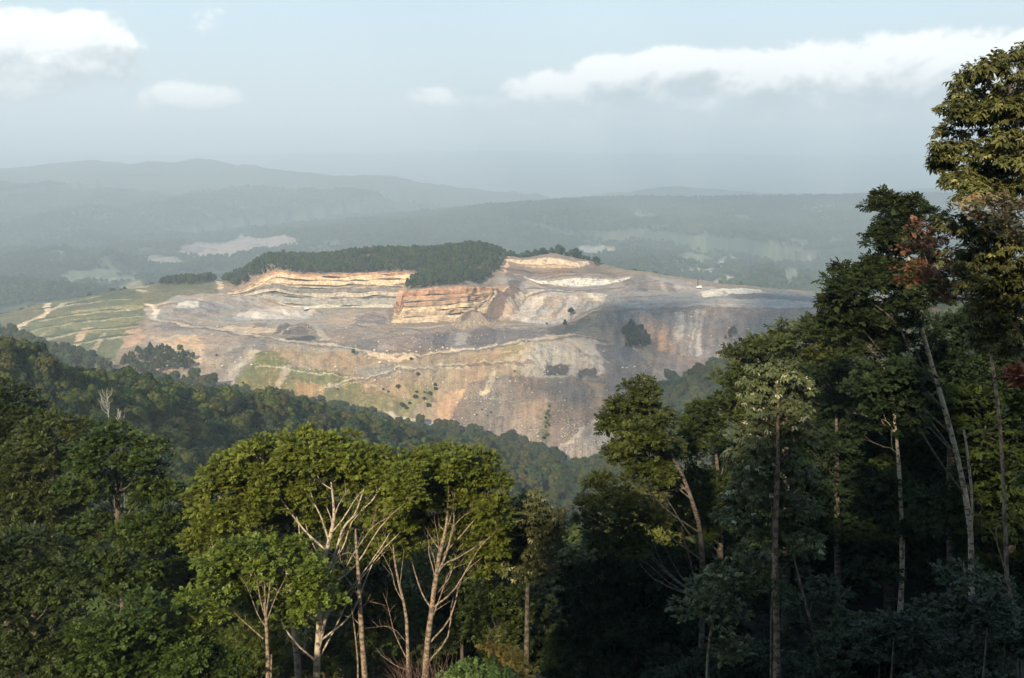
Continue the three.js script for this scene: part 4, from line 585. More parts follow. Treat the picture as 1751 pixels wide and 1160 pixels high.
function growTree(o) {
  const q = rng(treeSeed++), D = o.D, sc = D / F, V = (x, y, z) => new THREE.Vector3(x, y, z);
  const t0 = at(o.trunk[0][0], Math.max(o.trunk[0][1], 900), D), bx = t0.x, bz = t0.z, by = gy(bx, bz) - 0.15, base = V(bx, by, bz);
  const g = thing(o.name, bx, by, bz); tag(g, o.label, o.cat || 'tree', o.group);
  const loc = (u, v, dd = 0) => at(u, v, D + dd).sub(base);
  const tp = [V(0, 0, 0), ...o.trunk.map((p) => loc(p[0], p[1], p[2] || 0)).filter((p) => p.y > 0.4)].filter((p, i, a) => !i || p.distanceTo(a[i - 1]) > 0.25);
  const r0 = o.r || 0.2, bark = o.bark || M_brown;
  if (tp.length < 2) tp.push(V(0, 2, 0));
  mesh('trunk', tubeGeo(tp, [r0 * 1.25, r0, r0 * 0.75, r0 * (o.rt || 0.35)], 8), bark, g);
  const thin = o.thin || 0.82;
  const curve = new THREE.CatmullRomCurve3(tp);
  const twigs = (pts, n, len, r, out) => { const c = new THREE.CatmullRomCurve3(pts); for (let i = 0; i < n; i++) { const t = 0.3 + 0.68 * q(), p = c.getPoint(t), tan = c.getTangent(t), d = V(q() - 0.5, q() * 0.6, q() - 0.5).normalize().multiplyScalar(0.9).add(tan.multiplyScalar(0.8)).normalize(), l = len * (0.4 + 0.8 * q()); const m = p.clone().addScaledVector(d, l * 0.5).add(V((q() - 0.5) * 0.15 * l, 0.06 * l, (q() - 0.5) * 0.15 * l)), e = p.clone().addScaledVector(d, l).add(V(0, 0.1 * l, 0)); out.push(tubeGeo([p, m, e], [r, r * 0.7, r * 0.25], 4)); if (l > 0.5 && q() < 0.7) { const d2 = d.clone().add(V(q() - 0.5, q() * 0.5, q() - 0.5)).normalize(); out.push(tubeGeo([m, m.clone().addScaledVector(d2, l * 0.28), m.clone().addScaledVector(d2, l * 0.5).add(V(0, 0.05, 0))], [r * 0.6, r * 0.4, r * 0.2], 4)); } } };
  for (const b of o.limbs || []) { const pts = b.p.map((p, i) => loc(p[0], p[1], p[2] ?? (i ? b.dz || 0 : 0) * (i / b.p.length))), gs = [tubeGeo(pts, [b.r[0] * thin, ((b.r[0] + b.r[1]) / 2) * thin, b.r[1] * thin], 7)]; if (b.tw) twigs(pts, b.tw, b.tl || 0.8, Math.max(0.009, b.r[1] * 0.6), gs); mesh('limb', mergeGeometries(gs), b.bark || bark, g); }
  if (o.lobes) {
    const sets = SPRAY[o.leaf || 'oak'], mats = [[], [], []], cols = [[], [], []], c1 = o.c1, c2 = o.c2, cr0 = o.clump || 0.5, flat = o.flat || 0.55, dens = o.dens ?? 1, per = o.per || 26, size = o.size || 1, X = V(), Y = V(), Z = V(), m4 = new THREE.Matrix4();
    for (const lb of o.lobes) {
      const dd = lb[4] ?? (q() - 0.5) * 2.4, c = loc(lb[0], lb[1], dd), rx = lb[2] * sc, ry = (lb[3] || lb[2]) * sc, rz = rx * 0.95;
      const gs = [];
      // a limb out of the trunk to the heart of this mass of leaves
      let bt = 0, bd = 1e9; for (let t = 0.12; t <= 1; t += 0.04) { const p = curve.getPoint(t), hd = Math.hypot(p.x - c.x, p.z - c.z), w = Math.abs(p.y + hd * 1.25 - c.y) + (p.y > c.y ? 3 : 0); if (w < bd) { bd = w; bt = t; } }
      const s = curve.getPoint(bt), len = s.distanceTo(c), hub = c.clone().add(V(0, -ry * 0.45, 0)), rb = Math.max(0.014, Math.min(r0 * 0.42, 0.01 * len + 0.01));
      if (len > 0.4 && !o.noLimb) { const mid = s.clone().lerp(hub, 0.35).add(V((q() - 0.5) * 0.16 * len, -len * 0.05, (q() - 0.5) * 0.16 * len)), mid2 = s.clone().lerp(hub, 0.7).add(V((q() - 0.5) * 0.16 * len, len * 0.02, (q() - 0.5) * 0.16 * len)); gs.push(tubeGeo([s, mid, mid2, hub, c.clone().add(V(0, ry * 0.2, 0))], [rb, rb * 0.75, rb * 0.55, rb * 0.4, rb * 0.2], 6)); }
      const cr = Math.min(cr0, rx * 0.75), n = Math.max(3, Math.round((3.1 * dens * (rx * ry + 0.3 * rx * rx)) / (cr * cr)));
      for (let i = 0; i < n; i++) {
        const a = q() * 6.283, y = -0.75 + 1.75 * q(), h = Math.sqrt(Math.max(0, 1 - y * y)), rr = 0.45 + 0.6 * Math.sqrt(q()), cc = V(c.x + Math.cos(a) * h * rx * rr, c.y + y * ry * rr, c.z + Math.sin(a) * h * rz * rr), k = cr * (0.6 + 0.7 * q()), tone = 0.78 + 0.45 * q(), mix0 = q();
        if (i % 3 === 0) gs.push(tubeGeo([hub, hub.clone().lerp(cc, 0.55).add(V(0, 0.1 * ry, 0)), cc], [rb * 0.35 + 0.004, rb * 0.22 + 0.003, 0.004], 4));
        const m = Math.round(per * (0.7 + 0.6 * q()) * (k / cr) * (k / cr));
        for (let j = 0; j < m; j++) {
          const b = q() * 6.283, yy = -0.5 + 1.5 * q(), hh = Math.sqrt(Math.max(0, 1 - yy * yy)); X.set(Math.cos(b) * hh, yy * 0.75, Math.sin(b) * hh);
          const rad = k * (0.35 + 0.7 * q()), px = cc.x + X.x * rad, py = cc.y + X.y * rad * flat, pz = cc.z + X.z * rad;
          Y.copy(X).add(V((q() - 0.5) * 0.9, -0.12 + (q() - 0.5) * 0.5 - (o.droop || 0), (q() - 0.5) * 0.9)).normalize();
          Z.set((q() - 0.5) * 1.1, 1, (q() - 0.5) * 1.1).addScaledVector(X, 0.35); Z.addScaledVector(Y, -Z.dot(Y)).normalize(); const XX = V().crossVectors(Y, Z), s1 = size * (0.75 + 0.55 * q());
          m4.makeBasis(XX.multiplyScalar(s1), V().copy(Y).multiplyScalar(s1), V().copy(Z).multiplyScalar(s1)).setPosition(px, py, pz);
          const v = (q() * 3) | 0, mx = clamp(mix0 * 0.7 + q() * 0.5 - 0.1, 0, 1), tn = tone * (0.82 + 0.36 * q()); mats[v].push(m4.clone());
          const spot = o.c3 && q() < o.c3[3] ? o.c3 : null; cols[v].push(spot ? rgb(spot[0] * tn, spot[1] * tn, spot[2] * tn) : rgb(lerp(c1[0], c2[0], mx) * tn, lerp(c1[1], c2[1], mx) * tn, lerp(c1[2], c2[2], mx) * tn));
        }
      }
      if (gs.length) mesh('limb', mergeGeometries(gs), o.name === 'oak_tree' ? bark : M_brown, g);
    }
    for (let v = 0; v < 3; v++) if (mats[v].length) { const im = new THREE.InstancedMesh(sets[v], o.dull ? M_leafDull : M_leaf, mats[v].length); mats[v].forEach((m, i) => { im.setMatrixAt(i, m); im.setColorAt(i, cols[v][i]); }); im.name = 'crown'; im.castShadow = im.receiveShadow = true; im.userData.kind = 'stuff'; g.add(im); leafCount += mats[v].length; }
  }
  return g;
}
let leafCount = 0;
const olive1 = [0.072, 0.09, 0.01], olive2 = [0.122, 0.136, 0.016], deep1 = [0.02, 0.03, 0.006], deep2 = [0.038, 0.05, 0.008], green1 = [0.036, 0.06, 0.008], green2 = [0.066, 0.096, 0.013], pale1 = [0.06, 0.074, 0.028], pale2 = [0.105, 0.115, 0.048], blue1 = [0.014, 0.023, 0.009], blue2 = [0.024, 0.036, 0.013];  // last two tones darkened to put the right-hand woods' shade into the leaves

// left mass
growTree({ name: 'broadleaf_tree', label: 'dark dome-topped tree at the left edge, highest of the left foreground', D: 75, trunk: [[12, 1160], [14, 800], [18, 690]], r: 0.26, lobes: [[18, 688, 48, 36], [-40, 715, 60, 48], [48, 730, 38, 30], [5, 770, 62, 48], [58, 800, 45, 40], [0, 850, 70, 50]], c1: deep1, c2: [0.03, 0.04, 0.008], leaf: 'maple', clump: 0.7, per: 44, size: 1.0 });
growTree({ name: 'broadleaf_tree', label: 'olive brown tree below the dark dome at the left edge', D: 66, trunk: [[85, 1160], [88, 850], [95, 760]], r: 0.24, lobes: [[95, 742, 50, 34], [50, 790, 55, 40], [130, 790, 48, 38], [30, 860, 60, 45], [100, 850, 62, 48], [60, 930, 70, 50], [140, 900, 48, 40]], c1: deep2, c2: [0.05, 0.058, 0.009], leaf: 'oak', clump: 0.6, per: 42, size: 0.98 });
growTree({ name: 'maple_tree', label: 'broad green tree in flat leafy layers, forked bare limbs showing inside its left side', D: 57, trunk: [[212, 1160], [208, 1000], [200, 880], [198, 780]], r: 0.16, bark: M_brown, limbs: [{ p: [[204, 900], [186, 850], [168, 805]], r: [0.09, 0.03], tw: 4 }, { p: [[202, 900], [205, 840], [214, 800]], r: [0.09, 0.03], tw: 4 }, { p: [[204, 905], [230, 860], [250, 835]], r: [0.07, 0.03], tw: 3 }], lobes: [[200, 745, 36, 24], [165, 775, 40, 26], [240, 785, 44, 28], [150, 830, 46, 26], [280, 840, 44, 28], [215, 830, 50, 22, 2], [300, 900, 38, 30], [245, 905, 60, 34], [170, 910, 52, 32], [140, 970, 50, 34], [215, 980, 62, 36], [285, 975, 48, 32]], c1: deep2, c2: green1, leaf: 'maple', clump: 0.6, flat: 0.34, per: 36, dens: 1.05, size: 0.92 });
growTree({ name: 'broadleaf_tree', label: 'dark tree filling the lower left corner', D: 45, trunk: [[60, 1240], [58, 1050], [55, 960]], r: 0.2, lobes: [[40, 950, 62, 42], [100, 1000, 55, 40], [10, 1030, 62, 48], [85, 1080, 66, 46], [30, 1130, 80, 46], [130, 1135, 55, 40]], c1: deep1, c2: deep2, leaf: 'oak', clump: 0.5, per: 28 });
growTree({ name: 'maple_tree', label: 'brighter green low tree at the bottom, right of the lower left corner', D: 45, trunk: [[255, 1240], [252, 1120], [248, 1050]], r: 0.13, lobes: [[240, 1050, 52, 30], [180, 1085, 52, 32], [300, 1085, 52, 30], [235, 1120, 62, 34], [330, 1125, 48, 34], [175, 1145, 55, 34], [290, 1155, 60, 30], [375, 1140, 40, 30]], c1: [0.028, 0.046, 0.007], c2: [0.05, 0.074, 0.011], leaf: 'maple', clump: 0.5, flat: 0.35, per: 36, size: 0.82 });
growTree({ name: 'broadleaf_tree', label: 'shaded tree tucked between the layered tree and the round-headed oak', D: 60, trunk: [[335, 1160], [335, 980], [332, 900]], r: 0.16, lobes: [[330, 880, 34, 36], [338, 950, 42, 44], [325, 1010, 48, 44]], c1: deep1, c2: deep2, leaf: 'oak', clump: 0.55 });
// centre group
growTree({ name: 'oak_tree', label: 'large round-headed oak with pale forking trunk and limbs in the lower centre', D: 52, trunk: [[541, 1160], [546, 1061], [550, 1008], [549, 985], [561, 932], [571, 887], [569, 850], [565, 815]], r: 0.15, rt: 0.2, bark: M_pale,
  limbs: [{ p: [[546, 1105], [556, 1062], [566, 1035], [576, 1008]], r: [0.13, 0.07] }, { p: [[549, 1000], [561, 978], [573, 947], [588, 902], [607, 879], [622, 837]], r: [0.13, 0.035], tw: 5, dz: -0.4 }, { p: [[600, 888], [633, 860], [648, 838], [658, 828]], r: [0.06, 0.025], tw: 4 }, { p: [[562, 925], [550, 887], [536, 858], [529, 830]], r: [0.07, 0.025], tw: 5 }, { p: [[572, 882], [580, 862], [596, 837]], r: [0.05, 0.02], tw: 4 }, { p: [[550, 1020], [566, 1012], [580, 995]], r: [0.035, 0.012], tw: 2 }],
  lobes: [[398, 808, 46, 42], [448, 786, 52, 42], [520, 776, 58, 40], [590, 782, 56, 40], [648, 800, 48, 40], [692, 838, 34, 40], [470, 835, 60, 46, 1.2], [375, 862, 48, 46], [545, 822, 60, 42, 1.8], [630, 845, 52, 42, 1.6], [420, 895, 55, 44], [672, 885, 42, 34, 1.4], [520, 870, 46, 40, 2.2], [360, 920, 40, 44], [690, 890, 34, 34, 1.8], [660, 930, 36, 30, 2.6], [590, 900, 36, 30, 3]], c1: olive1, c2: olive2, leaf: 'oak', clump: 0.44, per: 38, dens: 1.1, size: 0.78 });
growTree({ name: 'oak_tree', label: 'second pale stem half hidden behind the left part of the round oak', D: 56, trunk: [[508, 1125], [501, 1065], [490, 980], [482, 925], [479, 870], [478, 825]], r: 0.17, bark: M_pale, limbs: [{ p: [[519, 1118], [524, 1075], [527, 1046]], r: [0.1, 0.07] }, { p: [[480, 890], [470, 868], [455, 850]], r: [0.05, 0.02], tw: 3 }, { p: [[479, 850], [488, 838], [494, 828]], r: [0.045, 0.02], tw: 3 }], lobes: [[450, 870, 48, 36], [510, 880, 46, 36], [480, 930, 50, 32], [550, 890, 45, 36]], c1: deep2, c2: olive1, leaf: 'oak', clump: 0.5 });
growTree({ name: 'sapling_tree', label: 'lighter green young tree with a fan of thin tan stems, before the round oak', D: 46, trunk: [[459, 1165], [457, 1110], [455, 1061], [452, 1030]], r: 0.11, rt: 0.6, bark: M_tanBark, limbs: [{ p: [[450, 1093], [430, 1075], [414, 1061], [383, 1031]], r: [0.05, 0.02], tw: 5, tl: 0.5 }, { p: [[455, 1061], [446, 1030], [438, 990], [425, 950]], r: [0.05, 0.015], tw: 6 }, { p: [[455, 1050], [460, 1015], [464, 985], [482, 940]], r: [0.05, 0.015], tw: 6 }, { p: [[456, 1075], [440, 1050], [425, 1010], [410, 985]], r: [0.04, 0.012], tw: 5 }, { p: [[454, 1040], [452, 1000], [448, 960]], r: [0.04, 0.012], tw: 5 }, { p: [[457, 1060], [472, 1020], [490, 985]], r: [0.04, 0.012], tw: 5 }, { p: [[463, 1165], [464, 1120]], r: [0.05, 0.045] }],
  lobes: [[430, 945, 52, 30, 1], [380, 965, 42, 30, 1], [478, 955, 48, 32, 1], [360, 1015, 42, 30], [405, 1005, 40, 26, 1.2], [515, 985, 44, 32], [470, 1010, 36, 24, 1.4], [540, 1020, 40, 30, 1], [350, 1060, 38, 26], [500, 1050, 40, 26, 1.2]], c1: [0.066, 0.094, 0.011], c2: [0.108, 0.134, 0.018], leaf: 'maple', clump: 0.42, flat: 0.42, per: 30, dens: 0.9, size: 0.7, noLimb: true });
growTree({ name: 'dying_tree', label: 'nearly bare tree with a long limb sweeping up right, beside the round oak', D: 49, trunk: [[624, 1160], [620, 1110], [617, 1061], [614, 1010], [612, 970], [609, 930], [608, 905]], r: 0.13, bark: M_tanBark, limbs: [{ p: [[613, 1020], [600, 1000], [590, 981], [600, 955], [615, 932], [637, 902], [666, 883], [692, 861]], r: [0.075, 0.014], tw: 14, tl: 1.0 }, { p: [[592, 978], [583, 960], [580, 945]], r: [0.035, 0.012], tw: 3, tl: 0.4 }, { p: [[637, 902], [641, 885], [643, 866]], r: [0.025, 0.008], tw: 3, tl: 0.4 }, { p: [[612, 960], [596, 945], [570, 958]], r: [0.03, 0.01], tw: 4, tl: 0.5 }, { p: [[616, 1070], [600, 1056], [566, 1052]], r: [0.035, 0.012], tw: 3, tl: 0.5 }, { p: [[612, 1165], [611, 1120], [604, 1060], [597, 1010]], r: [0.06, 0.03], tw: 5, tl: 0.5 }, { p: [[617, 1040], [632, 1030], [660, 1036]], r: [0.025, 0.008], tw: 3, tl: 0.5 }] });
growTree({ name: 'dead_tree', label: 'slim bare grey-tan dead tree with crooked side limbs, left of the reddish trunk', D: 47, trunk: [[698, 1160], [697, 1110], [695, 1061], [689, 1025], [681, 993], [675, 960], [672, 932]], r: 0.085, bark: M_tanBark, limbs: [{ p: [[690, 1030], [676, 1005], [670, 980], [658, 955], [648, 938]], r: [0.035, 0.01], tw: 6, tl: 0.7 }, { p: [[684, 1000], [688, 965], [691, 940]], r: [0.025, 0.008], tw: 4, tl: 0.5 }, { p: [[697, 1130], [682, 1100], [672, 1075], [664, 1040], [655, 1015]], r: [0.04, 0.01], tw: 7, tl: 0.7 }, { p: [[698, 1148], [676, 1138], [650, 1120]], r: [0.035, 0.01], tw: 4, tl: 0.6 }, { p: [[674, 950], [662, 925], [655, 910]], r: [0.02, 0.006], tw: 4, tl: 0.5 }, { p: [[696, 1100], [668, 1073], [625, 1075]], r: [0.02, 0.006], tw: 4, tl: 0.5 }] });
growTree({ name: 'oak_tree', label: 'green-headed oak with reddish tan trunk forking into bare upright limbs, right of centre', D: 53, trunk: [[727, 1160], [730, 1110], [734, 1075], [741, 1020], [746, 985], [752, 947], [763, 902], [766, 860], [767, 835]], r: 0.15, rt: 0.18, bark: M_tanBark, limbs: [{ p: [[747, 985], [763, 947], [774, 905], [777, 880]], r: [0.1, 0.03], tw: 7 }, { p: [[748, 978], [765, 962], [782, 955], [812, 936], [843, 917]], r: [0.07, 0.012], tw: 12, tl: 0.9 }, { p: [[741, 1052], [752, 1023], [760, 1000], [772, 975], [800, 962]], r: [0.05, 0.012], tw: 8, tl: 0.8 }, { p: [[744, 1045], [758, 1036], [770, 1028]], r: [0.025, 0.008], tw: 3, tl: 0.4 }, { p: [[747, 985], [742, 955], [733, 930], [731, 915]], r: [0.04, 0.012], tw: 6 }, { p: [[752, 950], [748, 915], [742, 885]], r: [0.035, 0.012], tw: 5 }, { p: [[776, 900], [790, 885], [806, 875]], r: [0.035, 0.012], tw: 4 }, { p: [[760, 915], [772, 880], [778, 842]], r: [0.04, 0.012], tw: 4 }, { p: [[736, 1130], [748, 1112], [762, 1098]], r: [0.03, 0.01], tw: 2 }],
  lobes: [[768, 790, 50, 36], [728, 806, 34, 38], [815, 800, 40, 40], [745, 842, 50, 44, 1.4], [830, 845, 38, 46], [785, 858, 48, 38, 2], [848, 890, 26, 36], [712, 866, 28, 36], [800, 905, 40, 32, 2], [735, 905, 34, 32, 2.2], [838, 930, 30, 30, 2], [700, 920, 30, 32, 2.2], [815, 965, 34, 28, 2.8]], c1: olive1, c2: [0.108, 0.122, 0.014], leaf: 'oak', clump: 0.44, per: 38, size: 0.78 });
growTree({ name: 'sourwood_tree', label: 'tree with pale glinting leaf tips, right of the green-headed oak', D: 57, trunk: [[900, 1160], [902, 1000], [905, 900]], r: 0.16, bark: M_brown, lobes: [[905, 872, 38, 26], [938, 895, 30, 28], [872, 895, 30, 26], [915, 918, 46, 30], [870, 935, 36, 28], [940, 940, 26, 24], [895, 965, 50, 30]], c1: [0.06, 0.066, 0.024], c2: [0.1, 0.1, 0.035], c3: [0.3, 0.28, 0.12, 0.06], leaf: 'hickory', clump: 0.45, per: 24 });
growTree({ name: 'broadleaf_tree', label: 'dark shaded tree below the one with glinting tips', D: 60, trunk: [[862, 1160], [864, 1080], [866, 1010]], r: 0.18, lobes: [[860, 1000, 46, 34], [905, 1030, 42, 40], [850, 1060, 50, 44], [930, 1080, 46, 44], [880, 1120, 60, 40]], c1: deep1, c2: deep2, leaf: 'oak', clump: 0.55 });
growTree({ name: 'broadleaf_tree', label: 'soft yellow-green tree in the gap between the centre and right groups', D: 80, trunk: [[955, 1160], [955, 1060], [955, 1000]], r: 0.16, lobes: [[955, 975, 38, 34], [925, 1005, 34, 32], [985, 1000, 34, 32], [955, 1035, 46, 36], [1000, 960, 30, 26], [930, 1060, 50, 40]], c1: [0.08, 0.082, 0.025], c2: [0.12, 0.115, 0.035], leaf: 'maple', clump: 0.6, size: 1.25 });
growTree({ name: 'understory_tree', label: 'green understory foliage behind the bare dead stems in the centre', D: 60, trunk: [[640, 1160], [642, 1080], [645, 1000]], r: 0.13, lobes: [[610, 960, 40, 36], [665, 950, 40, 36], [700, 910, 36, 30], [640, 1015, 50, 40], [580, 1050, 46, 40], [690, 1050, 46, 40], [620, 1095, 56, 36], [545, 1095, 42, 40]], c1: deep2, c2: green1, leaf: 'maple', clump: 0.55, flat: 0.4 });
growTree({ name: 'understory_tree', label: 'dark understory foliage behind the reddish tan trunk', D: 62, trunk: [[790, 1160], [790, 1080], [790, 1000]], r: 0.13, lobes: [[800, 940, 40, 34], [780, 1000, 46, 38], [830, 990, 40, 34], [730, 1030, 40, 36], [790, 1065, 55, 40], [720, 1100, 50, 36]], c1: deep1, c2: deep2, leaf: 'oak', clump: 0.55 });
// right group
growTree({ name: 'oak_tree', label: 'uneven dark oak standing out against the grey spoil slope, left of the right group', D: 50, trunk: [[1202, 1000], [1197, 909], [1188, 871], [1172, 825], [1150, 780], [1125, 735], [1108, 700]], r: 0.12, bark: M_brown, rt: 0.2, limbs: [{ p: [[1188, 993], [1178, 950], [1170, 925], [1165, 900]], r: [0.06, 0.03], tw: 3 }, { p: [[1150, 780], [1130, 800], [1105, 850]], r: [0.05, 0.015], tw: 4 }, { p: [[1176, 835], [1140, 840], [1090, 852], [1040, 862]], r: [0.06, 0.015], tw: 5 }, { p: [[1160, 800], [1140, 775], [1100, 755], [1080, 735]], r: [0.05, 0.015], tw: 5 }], lobes: [[1098, 668, 28, 20], [1075, 700, 40, 26], [1122, 712, 30, 24], [1050, 728, 26, 22], [1100, 745, 44, 26], [1065, 775, 32, 22], [1128, 775, 34, 26], [1105, 815, 40, 24], [1030, 828, 30, 16], [1000, 858, 20, 11], [1050, 862, 44, 20], [1010, 895, 22, 12], [1095, 880, 46, 26], [1055, 925, 50, 26]], c1: [0.026, 0.034, 0.007], c2: [0.06, 0.068, 0.012], leaf: 'oak', clump: 0.4, per: 32, dens: 1.05, size: 0.8 });
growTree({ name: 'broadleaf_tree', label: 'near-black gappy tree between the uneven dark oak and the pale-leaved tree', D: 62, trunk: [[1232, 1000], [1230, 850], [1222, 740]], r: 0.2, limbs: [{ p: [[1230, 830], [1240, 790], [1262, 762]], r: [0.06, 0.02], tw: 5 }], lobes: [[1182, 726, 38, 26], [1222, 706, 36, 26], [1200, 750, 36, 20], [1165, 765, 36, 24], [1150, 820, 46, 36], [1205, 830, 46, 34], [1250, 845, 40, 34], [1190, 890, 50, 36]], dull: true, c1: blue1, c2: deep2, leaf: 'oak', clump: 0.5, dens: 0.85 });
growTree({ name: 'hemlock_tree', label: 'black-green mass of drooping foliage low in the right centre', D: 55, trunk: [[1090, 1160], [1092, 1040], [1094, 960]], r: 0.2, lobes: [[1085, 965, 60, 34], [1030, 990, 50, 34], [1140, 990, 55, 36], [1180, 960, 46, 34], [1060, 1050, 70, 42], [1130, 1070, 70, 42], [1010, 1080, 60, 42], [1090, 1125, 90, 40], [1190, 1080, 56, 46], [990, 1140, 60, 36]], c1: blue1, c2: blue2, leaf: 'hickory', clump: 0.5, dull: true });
growTree({ name: 'pale_leaved_tree', label: 'upright narrow tree with pale grey-green drooping leaves in front of the dark right woods', D: 38, trunk: [[1328, 1165], [1328, 1080], [1326, 1000], [1326, 900], [1330, 800], [1330, 690], [1326, 640]], r: 0.13, rt: 0.2, bark: M_tanBark, limbs: [{ p: [[1318, 1165], [1319, 1050], [1322, 920], [1318, 850]], r: [0.04, 0.02], tw: 4 }], lobes: [[1300, 645, 24, 18], [1338, 632, 22, 18], [1350, 665, 28, 20], [1296, 685, 36, 24], [1340, 705, 36, 24], [1300, 735, 46, 26], [1362, 745, 34, 26], [1285, 785, 38, 26], [1330, 790, 44, 26, 1.2], [1365, 805, 32, 28], [1300, 840, 54, 30], [1355, 865, 42, 28, 1.2], [1270, 885, 36, 24], [1320, 905, 54, 28, 1.4], [1380, 925, 34, 26]], c1: pale1, c2: pale2, c3: [0.34, 0.33, 0.2, 0.07], leaf: 'hickory', clump: 0.38, dens: 0.85, droop: 0.35, size: 0.68, per: 30 });
growTree({ name: 'understory_tree', label: 'small tree with lit pale leaves low in front of the pale-leaved tree', D: 40, trunk: [[1210, 1165], [1212, 1110], [1220, 1060], [1235, 1000]], r: 0.08, bark: M_tanBark, lobes: [[1205, 1015, 32, 18], [1180, 1045, 26, 14], [1240, 985, 38, 20], [1270, 1000, 36, 22], [1230, 1045, 42, 22], [1250, 1110, 34, 18], [1280, 950, 34, 20]], c1: [0.07, 0.085, 0.035], c2: [0.12, 0.13, 0.05], c3: [0.3, 0.3, 0.12, 0.05], leaf: 'maple', clump: 0.36, per: 18, flat: 0.3, dens: 0.8, size: 0.7 });
growTree({ name: 'oak_tree', label: 'wide dark tree whose lit crown tops the slope, left of the tall leaning trunk', D: 62, trunk: [[1345, 1000], [1345, 800], [1345, 640]], r: 0.26, lobes: [[1276, 614, 34, 24], [1305, 597, 44, 26], [1358, 578, 46, 28], [1405, 570, 40, 26], [1262, 660, 34, 28], [1310, 645, 54, 34], [1380, 630, 55, 36], [1425, 610, 40, 30], [1400, 690, 46, 34], [1272, 700, 40, 28]], c1: [0.026, 0.036, 0.008], c2: [0.06, 0.07, 0.014], leaf: 'oak', clump: 0.52 });
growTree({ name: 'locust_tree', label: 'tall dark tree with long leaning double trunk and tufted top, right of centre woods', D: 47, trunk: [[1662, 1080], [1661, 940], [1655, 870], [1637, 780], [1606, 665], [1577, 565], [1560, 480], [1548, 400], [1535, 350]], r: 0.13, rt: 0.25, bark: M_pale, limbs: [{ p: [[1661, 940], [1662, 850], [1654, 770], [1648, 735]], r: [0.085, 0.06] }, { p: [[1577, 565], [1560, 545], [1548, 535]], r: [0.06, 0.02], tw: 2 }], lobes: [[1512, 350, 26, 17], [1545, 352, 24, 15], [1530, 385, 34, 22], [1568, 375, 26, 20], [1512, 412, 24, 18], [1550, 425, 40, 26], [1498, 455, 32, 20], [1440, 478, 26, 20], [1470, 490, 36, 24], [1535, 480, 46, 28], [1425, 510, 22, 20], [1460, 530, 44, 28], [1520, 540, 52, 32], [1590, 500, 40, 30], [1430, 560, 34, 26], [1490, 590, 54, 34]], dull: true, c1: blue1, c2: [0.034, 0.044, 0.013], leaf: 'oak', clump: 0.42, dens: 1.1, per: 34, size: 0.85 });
growTree({ name: 'maple_tree', label: 'maple turning brownish red with crooked pale limbs, in front of the leaning trunk', D: 38, trunk: [[1725, 1100], [1715, 800], [1700, 640], [1680, 560], [1640, 510]], r: 0.075, bark: M_tanBark, rt: 0.35, limbs: [{ p: [[1751, 548], [1700, 532], [1660, 515], [1625, 505], [1606, 478], [1606, 440]], r: [0.05, 0.02], tw: 6 }, { p: [[1625, 505], [1600, 490], [1580, 430]], r: [0.03, 0.012], tw: 5 }, { p: [[1690, 528], [1720, 505], [1750, 480]], r: [0.04, 0.02], tw: 4 }], lobes: [[1578, 400, 26, 16], [1600, 418, 22, 14], [1562, 428, 28, 16], [1548, 455, 22, 12], [1600, 455, 38, 20], [1580, 480, 32, 16], [1645, 470, 30, 20], [1630, 500, 34, 18]], c1: [0.1, 0.038, 0.02], c2: [0.18, 0.08, 0.04], c3: [0.04, 0.05, 0.012, 0.35], leaf: 'maple', clump: 0.3, per: 20, dens: 0.6, size: 0.62, noLimb: true });
growTree({ name: 'hickory_tree', label: 'tall sunlit hickory with drooping leaves in the upper right corner', D: 27, trunk: [[1790, 1100], [1785, 700], [1770, 420], [1745, 260], [1725, 130]], r: 0.2, bark: M_tanBark, rt: 0.2, limbs: [{ p: [[1772, 440], [1740, 300], [1715, 230]], r: [0.04, 0.012], tw: 5 }], lobes: [[1738, 95, 26, 18], [1710, 118, 26, 18], [1672, 138, 28, 18], [1760, 125, 34, 24], [1718, 158, 40, 24], [1648, 168, 24, 15], [1680, 190, 36, 22], [1625, 190, 18, 12], [1750, 190, 40, 28], [1715, 215, 40, 26, 1], [1650, 218, 32, 20], [1628, 255, 22, 15], [1675, 258, 44, 26], [1740, 255, 46, 28], [1612, 282, 14, 10], [1645, 292, 28, 18], [1700, 300, 48, 28, 1], [1758, 310, 44, 30], [1640, 322, 26, 16], [1675, 330, 36, 20], [1645, 385, 30, 20], [1690, 400, 46, 28, 1], [1660, 440, 42, 28, 1.5], [1740, 430, 52, 34, 1], [1700, 480, 50, 30, 1.5], [1740, 490, 44, 34, 1.5], [1690, 530, 44, 30, 2], [1745, 550, 44, 36, 2], [1700, 585, 44, 34, 2.4]], c1: [0.04, 0.045, 0.012], c2: [0.1, 0.098, 0.026], c3: [0.2, 0.185, 0.065, 0.12], leaf: 'hickory', clump: 0.28, per: 22, dens: 0.72, size: 0.66, droop: 0.3, noLimb: true });
growTree({ name: 'maple_tree', label: 'small maple with dry tan leaves and bare grey twigs at the right edge', D: 24, trunk: [[1800, 900], [1790, 600], [1770, 460], [1745, 400]], r: 0.08, bark: M_pale, limbs: [{ p: [[1760, 430], [1730, 390], [1700, 372], [1660, 365]], r: [0.03, 0.006], tw: 12, tl: 0.35 }, { p: [[1770, 400], [1740, 360], [1715, 340]], r: [0.025, 0.006], tw: 10, tl: 0.3 }, { p: [[1752, 410], [1720, 405], [1690, 395]], r: [0.02, 0.005], tw: 8, tl: 0.3 }], lobes: [[1715, 345, 30, 14], [1688, 368, 28, 12], [1742, 365, 26, 14], [1655, 352, 18, 9], [1720, 385, 30, 12], [1748, 405, 22, 14]], c1: [0.22, 0.14, 0.06], c2: [0.34, 0.23, 0.11], c3: [0.1, 0.1, 0.03, 0.2], leaf: 'maple', clump: 0.24, per: 10, dens: 0.6, size: 0.55, noLimb: true });
